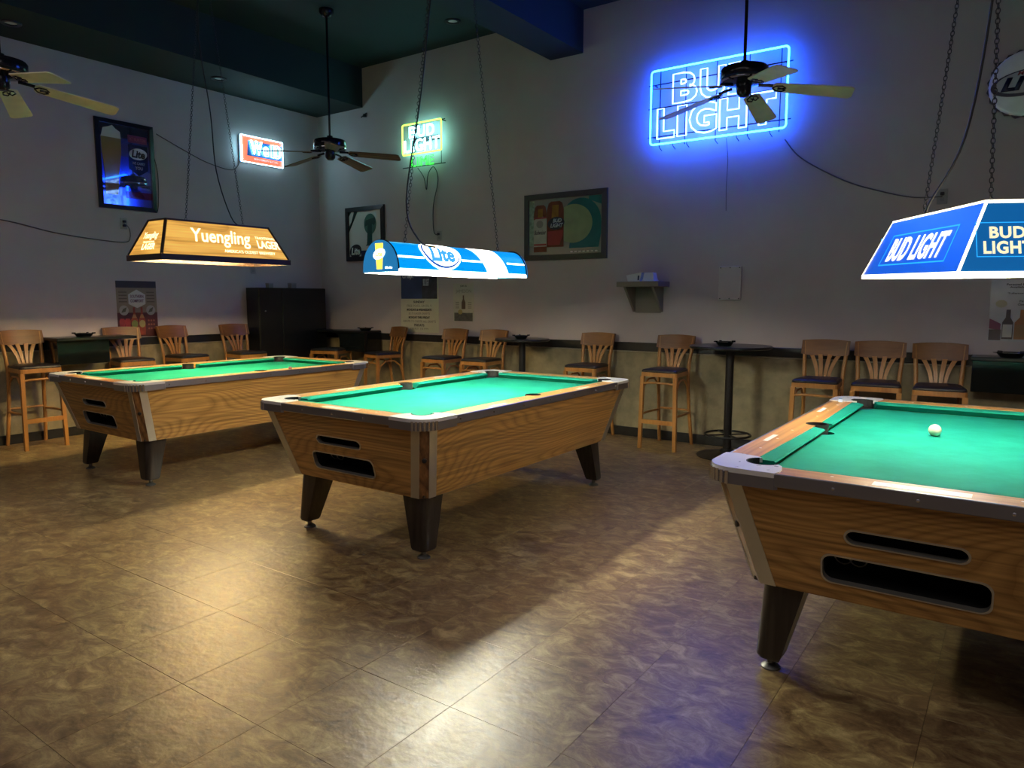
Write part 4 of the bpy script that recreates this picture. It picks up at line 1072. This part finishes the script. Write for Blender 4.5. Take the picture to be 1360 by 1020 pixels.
# 2. black framed T mirror on the back wall
T, F = picture('black framed mirror with green letter T and diagonal stripes near the corner', wallB(-7.22, 2.295), 0.73, 0.71, 0.06, M_frameblk, glossy('silver_mirror_a', (0.68, 0.68, 0.65), 0.1, 0.15))
DG = mat('dark_green_print', (0.012, 0.045, 0.038), 0.35); MG = mat('mid_green_print', (0.05, 0.13, 0.11), 0.35)
for q in (0.0, 0.13): flat('diagonal_stripe', [(-0.31, 0.02+q), (-0.31, 0.10+q), (-0.13+q*-0.9, 0.30), (-0.20+q*-0.9, 0.30)][::-1], DG, T, z)
flat('helmet_disc', ell(0.10, 0.12, 0.115, 0.135, 26), MG, T, z)
flat('letter_t', [(0.02, 0.17), (0.00, 0.09), (0.04, 0.10), (0.055, 0.11), (0.035, -0.14), (0.01, -0.16), (0.16, -0.16), (0.135, -0.13), (0.135, 0.12), (0.17, 0.10), (0.20, 0.13), (0.19, 0.20), (0.12, 0.19)], DG, T, z+0.001)
flat('oval', ell(-0.185, -0.225, 0.115, 0.090, 26, tilt=0.25), mat('black_print2', (0.01, 0.012, 0.02), 0.3), T, z)
text('lettering', 'Lite', 0.17, 0.10, mat('silver_print', (0.55, 0.56, 0.58), 0.3), T, z=z+0.001, bold=0.05, shear=0.2, cx=-0.185, cy=-0.225)
rect('navy_footer', -0.08, 0.30, -0.30, -0.22, mat('navy_print', (0.02, 0.03, 0.08), 0.3), T, z)
# 3. bottles mirror on the back wall
T, F = picture('charcoal framed mirror picturing two brown beer bottles on the back wall', wallB(-4.135, 2.217), 1.045, 0.725, 0.062, M_framegry, glossy('silver_mirror_b', (0.30, 0.34, 0.31), 0.35, 0.18))
TE = mat('teal_print', (0.0, 0.13, 0.15), 0.3, var=0.15, vscale=6); BR = mat('bottle_brown', (0.15, 0.045, 0.022), 0.25, var=0.25, vscale=9)
AM = mat('bottle_amber', (0.26, 0.13, 0.02), 0.25, var=0.2, vscale=16); CR = mat('cream_label', (0.40, 0.40, 0.35), 0.35, var=0.12, vscale=14); RE = mat('label_red', (0.28, 0.03, 0.025), 0.3)
flat('teal_sweep', [(0.03, 0.20)]+[(0.20+0.25*math.cos(a), 0.03+0.255*math.sin(a)) for a in [2.4-i*0.2 for i in range(13)]]+[(0.45, -0.10), (0.42, -0.24), (0.06, -0.24), (0.08, -0.12), (0.30, 0.0)], TE, T, z)
flat('teal_corner', [(0.30, 0.26), (0.455, 0.20), (0.455, 0.297), (0.30, 0.297)], TE, T, z)
flat('moon', ell(0.11, 0.02, 0.235, 0.205, 36), mat('pale_moon', (0.23, 0.29, 0.16), 0.4, var=0.12, vscale=7), T, z+0.001)
rect('frost_edge', -0.455, -0.39, -0.20, 0.29, mat('frost_green', (0.22, 0.33, 0.27), 0.4, var=0.35, vscale=30), T, z)
for x, wd, y0, y1 in ((-0.31, 0.085, -0.27, 0.24), (-0.115, 0.108, -0.22, 0.27)):
    flat('bottle', [(x-wd, y0), (x+wd, y0), (x+wd, y1-0.09), (x+wd*0.8, y1-0.02), (x+wd*0.5, y1), (x-wd*0.5, y1), (x-wd*0.8, y1-0.02), (x-wd, y1-0.09)], BR, T, z+0.002)
    flat('bottle_glow', [(x-wd*0.45, y1-0.20), (x+wd*0.35, y1-0.20), (x+wd*0.4, y1-0.04), (x-wd*0.35, y1-0.04)], AM, T, z+0.003)
flat('label', [(-0.395, -0.21), (-0.225, -0.21), (-0.225, 0.09), (-0.27, 0.115), (-0.35, 0.105), (-0.395, 0.08)], CR, T, z+0.004)
for q in (0.105, -0.185): rect('label_stripe', -0.392, -0.228, q-0.012, q+0.006, RE, T, z+0.005)
text('lettering', 'Budweiser', 0.155, 0.048, mat('dark_script', (0.05, 0.04, 0.04), 0.4), T, z=z+0.005, bold=0.015, shear=0.3, cx=-0.31, cy=-0.055)
flat('label_crest', ell(-0.315, 0.035, 0.045, 0.042, 18), mat('grey_crest', (0.22, 0.22, 0.20), 0.4), T, z+0.005)
flat('black_oval', ell(-0.105, 0.035, 0.108, 0.068, 26, tilt=0.1), mat('black_print3', (0.01, 0.012, 0.02), 0.3), T, z+0.004)
text('lettering', 'BUD', 0.115, 0.044, CR, T, z=z+0.005, bold=0.05, shear=0.25, cx=-0.09, cy=0.063); text('lettering', 'LIGHT', 0.165, 0.046, CR, T, z=z+0.005, bold=0.05, shear=0.25, cx=-0.095, cy=0.012)
flat('red_label', [(-0.21, -0.20), (-0.06, -0.20), (-0.02, -0.10), (-0.015, -0.04), (-0.21, -0.05)], RE, T, z+0.004)
for i in range(7): rect('footer_mark', 0.08+0.05*i, 0.11+0.05*i, -0.285, -0.272, mat('print_pale', (0.6, 0.6, 0.56), 0.4), T, z+0.002)

def poster(name, label, mw, w, h, m, cat='poster'):
    T = thing(name, label, cat, mw=mw)
    rect('sheet', -w/2, w/2, -h/2, h/2, m, T, 0.001, 0.0012)
    return T
z = 0.003
# 4. schedule poster
T = poster('poster', 'tall white schedule poster with dark blue top on the back wall', wallB(-6.275, 1.54), 0.645, 1.06, mat('poster_cream', (0.56, 0.55, 0.43), 0.6, var=0.05, vscale=3))
rect('blue_header', -0.312, 0.30, -0.105, 0.525, mat('poster_navy', (0.035, 0.055, 0.14), 0.4, var=0.2, vscale=5), T, z)
rect('dark_photo', 0.05, 0.30, -0.105, 0.525, mat('poster_dark_photo', (0.03, 0.035, 0.05), 0.4, var=0.4, vscale=12), T, z+0.001)
PW = mat('poster_white_text', (0.62, 0.64, 0.66), 0.5); PK = mat('poster_dark_text', (0.07, 0.06, 0.05), 0.6); PG = mat('poster_grey_text', (0.22, 0.21, 0.18), 0.6)
text('lettering', 'crisp.', 0.19, 0.075, PW, T, z=z+0.001, bold=0.02, cx=-0.19, cy=0.175)
text('lettering', 'clean,', 0.19, 0.06, PW, T, z=z+0.001, bold=0.02, cx=-0.19, cy=0.275)
text('lettering', 'BUD LIGHT', 0.10, 0.09, PW, T, z=z+0.002, bold=0.03, cx=0.12, cy=0.10)
for i, (s, w, m_) in enumerate((('SUNDAY', 0.19, PK), ('FREE POOL UNTIL 9', 0.42, PG), ('MONDAYS & WEDNESDAYS', 0.42, PK), ('$2.75 LAGER DRAFTS', 0.36, PG), ('MONDAY THRU FRIDAY', 0.36, PK), ('4:00 PM TO 7:00 PM ALL DRAFTS', 0.56, PG), ('FRIDAYS', 0.17, PK), ('DJ AT 10 PM', 0.30, PG))):
    text('lettering', s, w, 0.030, m_, T, z=z, bold=0.03 if m_ is PK else 0.0, cx=-0.005, cy=-0.145-0.049*i)
# 5. small bottle poster
T = poster('poster', 'small pale poster with a single bottle left of the bottle mirror', wallB(-5.555, 1.39), 0.315, 0.455, mat('pale_paper', (0.46, 0.44, 0.37), 0.6, var=0.06, vscale=5))
text('lettering', 'JOIN US', 0.10, 0.025, PK, T, z=z, bold=0.02, cy=0.195); text('lettering', 'JAMESON', 0.24, 0.05, PG, T, z=z, bold=0.0, cy=0.13)
flat('bottle', [(-0.03, -0.08), (0.03, -0.08), (0.03, 0.0), (0.010, 0.04), (0.010, 0.085), (-0.010, 0.085), (-0.010, 0.04), (-0.03, 0.0)], mat('poster_bottle', (0.10, 0.06, 0.035), 0.5), T, z)
rect('dark_foot', -0.145, 0.14, -0.225, -0.125, mat('poster_dark_foot', (0.08, 0.08, 0.07), 0.6, var=0.3, vscale=20), T, z)
flat('gold_seal', ell(-0.05, -0.115, 0.035, 0.03, 16), mat('poster_gold', (0.35, 0.28, 0.10), 0.5), T, z+0.001)
for sx in (-1, 1):
    for q in range(4): rect('text_line', sx*0.095-0.028, sx*0.095+0.028, -0.005-0.022*q, 0.004-0.022*q, PG, T, z)
# 6. cocktail poster on the left wall
T = poster('poster', 'brown and red cocktail poster with two bottles on the left wall above the stools', wallA(4.22, 1.32), 0.45, 0.62, mat('poster_kraft', (0.24, 0.19, 0.13), 0.5, var=0.1, vscale=7))
rect('dark_header', -0.225, 0.225, 0.235, 0.31, mat('poster_header', (0.035, 0.028, 0.026), 0.5), T, z)
rect('red_ground', -0.225, 0.225, -0.31, -0.04, mat('poster_maroon', (0.075, 0.012, 0.012), 0.5, var=0.35, vscale=11), T, z)
flat('hexagon_badge', [(0.0, 0.01), (0.095, 0.055), (0.095, 0.16), (0.0, 0.215), (-0.095, 0.16), (-0.095, 0.055)], mat('badge_white', (0.55, 0.52, 0.50), 0.5), T, z+0.001)
PR = mat('badge_text', (0.22, 0.10, 0.14), 0.5)
text('lettering', 'SOUTHERN', 0.15, 0.035, PR, T, z=z+0.002, bold=0.03, cy=0.14); text('lettering', 'COMFORT', 0.15, 0.035, PR, T, z=z+0.002, bold=0.03, cy=0.09)
for sx in (-1, 1):
    flat('round_badge', ell(sx*0.15, -0.015, 0.052, 0.055, 20), mat('badge_grey', (0.38, 0.36, 0.32), 0.5), T, z+0.001)
    flat('badge_figure', [(sx*0.15-0.03, -0.04), (sx*0.15+0.015, -0.03), (sx*0.15+0.03, 0.02), (sx*0.15-0.01, 0.0)], mat('badge_olive', (0.10, 0.10, 0.06), 0.5), T, z+0.002)
    for q in range(4): rect('text_line', sx*0.155-0.045, sx*0.155+0.045, 0.075+0.035*q, 0.085+0.035*q, mat('kraft_text', (0.11, 0.08, 0.05), 0.6), T, z)
for x, lab in ((-0.04, (0.16, 0.22, 0.06)), (0.045, (0.34, 0.30, 0.12))):
    flat('bottle', [(x-0.034, -0.29), (x+0.034, -0.29), (x+0.036, -0.12), (x+0.012, -0.06), (x+0.012, 0.02), (x-0.012, 0.02), (x-0.012, -0.06), (x-0.036, -0.12)], mat('cocktail_bottle', (0.26, 0.045, 0.02), 0.4, var=0.3, vscale=14), T, z+0.003)
    flat('bottle_label', ell(x, -0.165, 0.035, 0.042, 16), mat('label_%.2f' % x, lab, 0.5), T, z+0.004)
    flat('bottle_neck_label', [(x-0.026, -0.10), (x+0.026, -0.10), (x+0.012, -0.06), (x-0.012, -0.06)], mat('neck_label', (0.42, 0.22, 0.10), 0.5), T, z+0.004)
for x in (-0.175, -0.115): flat('drink_glass', [(x-0.022, -0.26), (x+0.022, -0.26), (x+0.032, -0.13), (x+0.02, -0.105), (x-0.02, -0.105), (x-0.032, -0.13)], mat('drink_red', (0.30, 0.03, 0.035), 0.4, var=0.2, vscale=20), T, z+0.002)
for i in range(9): flat('berry', ell(0.12+0.03*(i % 3), -0.13-0.045*(i//3), 0.011, 0.011, 10), mat('berry_red', (0.25, 0.08, 0.05), 0.5), T, z+0.002)
# 7. bottle price poster at the right edge
T = poster('poster', 'glossy white liquor poster with two bottles at the right edge above the wall counter', wallB(-0.015, 1.335), 0.42, 0.475, mat('poster_silver', (0.50, 0.50, 0.52), 0.18, var=0.12, vscale=6))
for s, cx, cy, w in (('Personal Bottle Service', 0.02, 0.205, 0.26), ('Available upstairs', 0.02, 0.182, 0.22), ('Tullamore, Jim Beam', 0.02, 0.135, 0.24), ('Fireball', 0.02, 0.075, 0.08), ('Cinnamon', 0.02, 0.050, 0.10)):
    text('lettering', s, w, 0.016, PK, T, z=z, bold=0.02, cx=cx, cy=cy)
flat('splash', ell(-0.135, 0.055, 0.038, 0.030, 16), mat('splash_pale', (0.45, 0.43, 0.28), 0.4), T, z)
flat('magenta_flag', [(-0.205, -0.14), (-0.13, -0.15), (-0.13, -0.10), (-0.205, -0.06)], mat('magenta_print', (0.20, 0.03, 0.08), 0.4), T, z)
rect('brown_box', -0.205, -0.125, -0.23, -0.145, mat('brown_print', (0.07, 0.035, 0.03), 0.4), T, z)
for x, wd, m_, lab in ((-0.085, 0.036, mat('whiskey_dark', (0.05, 0.02, 0.015), 0.3), (0.55, 0.53, 0.48)), (0.005, 0.046, mat('cinnamon_bottle', (0.34, 0.12, 0.03), 0.3), (0.30, 0.14, 0.05)), (0.105, 0.040, mat('vodka_bottle', (0.30, 0.30, 0.33), 0.3), (0.10, 0.12, 0.30))):
    flat('bottle', [(x-wd, -0.22), (x+wd, -0.22), (x+wd, -0.09), (x+0.015, -0.05), (x+0.014, 0.01), (x-0.014, 0.01), (x-0.015, -0.05), (x-wd, -0.09)], m_, T, z+0.001)
    rect('bottle_label', x-wd*0.85, x+wd*0.85, -0.205, -0.105, mat('plabel_%.3f' % x, lab, 0.5), T, z+0.002)
# 8. round bottle-cap sign
T = thing('round_sign', 'round bottle-cap beer sign with dark blue script at the upper right edge', 'sign', mw=wallB(-0.100, 3.035))
n = 84
capo = [((0.245+0.008*math.cos(21*2*PI*i/n*1.0))*math.cos(2*PI*i/n), (0.245+0.008*math.cos(21*2*PI*i/n))*math.sin(2*PI*i/n)) for i in range(n)]
MB().plate(capo, 0.0, 0.035).build('crimped_edge', mat('cap_dark_edge', (0.05, 0.05, 0.06), 0.3, metal=0.6), T)
MB().lathe([(0.240, 0.030), (0.236, 0.044), (0.215, 0.054), (0.12, 0.060), (0.0, 0.062)], 48).build('cap_face', mat('cap_silver', (0.80, 0.83, 0.86), 0.35, metal=0.0, var=0.10, vscale=6), T, smooth=60)
z = 0.063
flat('oval', ell(0.0, 0.0, 0.225, 0.095, 32, tilt=0.10), mat('cap_navy', (0.008, 0.015, 0.05), 0.3), T, z-0.012, 0.012)
flat('oval_field', ell(0.006, 0.008, 0.205, 0.080, 32, tilt=0.10), mat('cap_pale', (0.40, 0.44, 0.50), 0.3), T, z, 0.002)
text('lettering', 'LITE', 0.34, 0.10, mat('cap_navy', (0.008, 0.015, 0.05)), T, z=z+0.002, bold=0.06, shear=0.3, cx=0.01, cy=-0.004)
text('lettering', 'Miller', 0.12, 0.030, mat('cap_red', (0.35, 0.06, 0.07), 0.3), T, z=z+0.002, bold=0.02, shear=0.3, cx=0.0, cy=0.068)

# ================================================================== WALL SHELF, PANEL, OUTLETS, CORDS
M_shelf = mat('grey_shelf_paint', (0.22, 0.20, 0.175), 0.7)
T = thing('wall_shelf', 'small grey wedge-shaped wall shelf between the bottle mirror and the access panel', 'shelf', mw=wallB(-3.135, 1.58))
MB().rbox(-0.225, 0.225, -0.03, 0.022, 0, 0.28, 0.003).build('shelf_board', M_shelf, T)
for s in (-1, 1):
    x = s*0.150
    MB().hexa([(x-0.012, -0.28, 0.0), (x+0.012, -0.28, 0.0), (x+0.012, -0.28, 0.02), (x-0.012, -0.28, 0.02), (x-0.012, -0.03, 0.0), (x+0.012, -0.03, 0.0), (x+0.012, -0.03, 0.25), (x-0.012, -0.03, 0.25)]).build('side_bracket', M_shelf, T, fix=True)
MB().box(-0.138, 0.138, -0.29, -0.03, 0.0, 0.014).build('back_board', M_shelf, T)
MW = mat('white_plastic', (0.62, 0.63, 0.66), 0.4)
def tub(label, x, y, w, d, h, tilt, rz, name):
    T = thing(name, label, 'container', (x, y, 1.602), rz)
    MB().hexa([(-w, -d, 0), (w, -d, 0), (w, d, 0), (-w, d, 0), (-w*0.72+tilt, -d*0.8, h), (w*0.72+tilt, -d*0.8, h), (w*0.72+tilt, d*0.8, h), (-w*0.72+tilt, d*0.8, h)]).build('body', MW, T)
    MB().rbox(-w-0.006, w+0.006, -d-0.006, d+0.006, 0, 0.012, 0.003).build('lip', MW, T)
    return T
t_ = tub('white plastic tub upside down on the wall shelf, right one', -3.035, 6.66, 0.062, 0.055, 0.085, 0.0, 0.05, 'plastic_tub')
T = thing('napkin_box', 'white slanted carton with dark mark on the wall shelf, left one', 'box', (-3.195, 6.66, 1.602), 0.1)
MB().hexa([(-0.060, -0.05, 0), (0.060, -0.05, 0), (0.060, 0.05, 0), (-0.060, 0.05, 0), (-0.078, -0.05, 0.062), (0.082, -0.05, 0.088), (0.082, 0.05, 0.088), (-0.078, 0.05, 0.062)]).build('carton', MW, T)
MB().plate([(0.040, 0.012), (0.056, 0.012), (0.060, 0.058), (0.042, 0.058)], 0, 0.001).build('dark_mark', mat('carton_mark', (0.02, 0.03, 0.10), 0.5), T, mw=frame((0, -0.050, 0), (1, 0, 0), (0, 0, 1)))
T = thing('access_panel', 'flat wall-coloured access panel screwed to the back wall above the round pub table', 'panel', mw=wallB(-2.30, 1.578))
MB().rbox(-0.108, 0.108, -0.158, 0.158, 0.0, 0.018, 0.003).build('cover', mat('access_cover_paint', (0.54, 0.49, 0.48), 0.7), T)
for x in (-0.09, 0.09, 0.0):
    for y in (-0.145, 0.145): MB().lathe([(0.006, 0), (0.005, 0.003), (0, 0.003)], 8, (x, y, 0.018)).build('screw', M_steelblk, T)
def outlet(label, mw, plugs=1):
    T = thing('wall_outlet', label, 'outlet', mw=mw)
    MB().rbox(-0.037, 0.037, -0.060, 0.060, 0, 0.007, 0.002).build('cover_plate', mat('painted_plate', (0.32, 0.30, 0.30), 0.6), T)
    for y in (-0.022, 0.022):
        MB().plate(rrect(-0.016, 0.016, y-0.014, y+0.014, 0.008, 3), 0.007, 0.009).build('socket', mat('socket_grey', (0.25, 0.24, 0.24), 0.5), T)
    for i in range(plugs):
        MB().rbox(-0.014, 0.014, 0.022-0.044*i-0.012, 0.022-0.044*i+0.012, 0.009, 0.035, 0.003).build('plug', M_cord, T)
    return T
oa = outlet('wall outlet with two black plugs below the beer-glass mirror', wallA(4.125, 2.25), 2)
cord('cord', [(p[0], p[1], 0.008) for p in [(0.0, 0.0), (0.05, -0.04), (0.06, -0.14), (0.0, -0.20), (-0.3, -0.19), (-0.7, -0.15), (-1.2, -0.06), (-1.6, -0.10)]], 0.005, M_greycord, oa)
ob = outlet('wall outlet with one plug right of the large neon sign, above the blue pool light', wallB(-0.60, 2.245), 1)
cord('cord', [(p[0], p[1], 0.008) for p in [(0, 0), (-0.2, 0.01), (-0.45, 0.08), (-0.75, 0.20), (-1.10, 0.42), (-1.25, 0.60)]], 0.005, M_greycord, ob)
outlet('faint painted wall outlet below the lime neon sign', wallB(-5.93, 2.20), 1)
outlet('small pale wall outlet above the black corner cabinet', wallA(5.735, 1.815), 0)
T = thing('wall_bracket', 'small black bracket high on the back wall below the soffit corner', 'bracket', mw=wallB(-7.17, 3.80))
MB().tube([(-0.05, -0.02, 0.03), (0.05, 0.02, 0.03)], 0.008, 6).build('arm', M_steelblk, T); MB().rbox(-0.02, 0.02, -0.02, 0.02, 0, 0.03, 0.003).build('mount', M_steelblk, T)
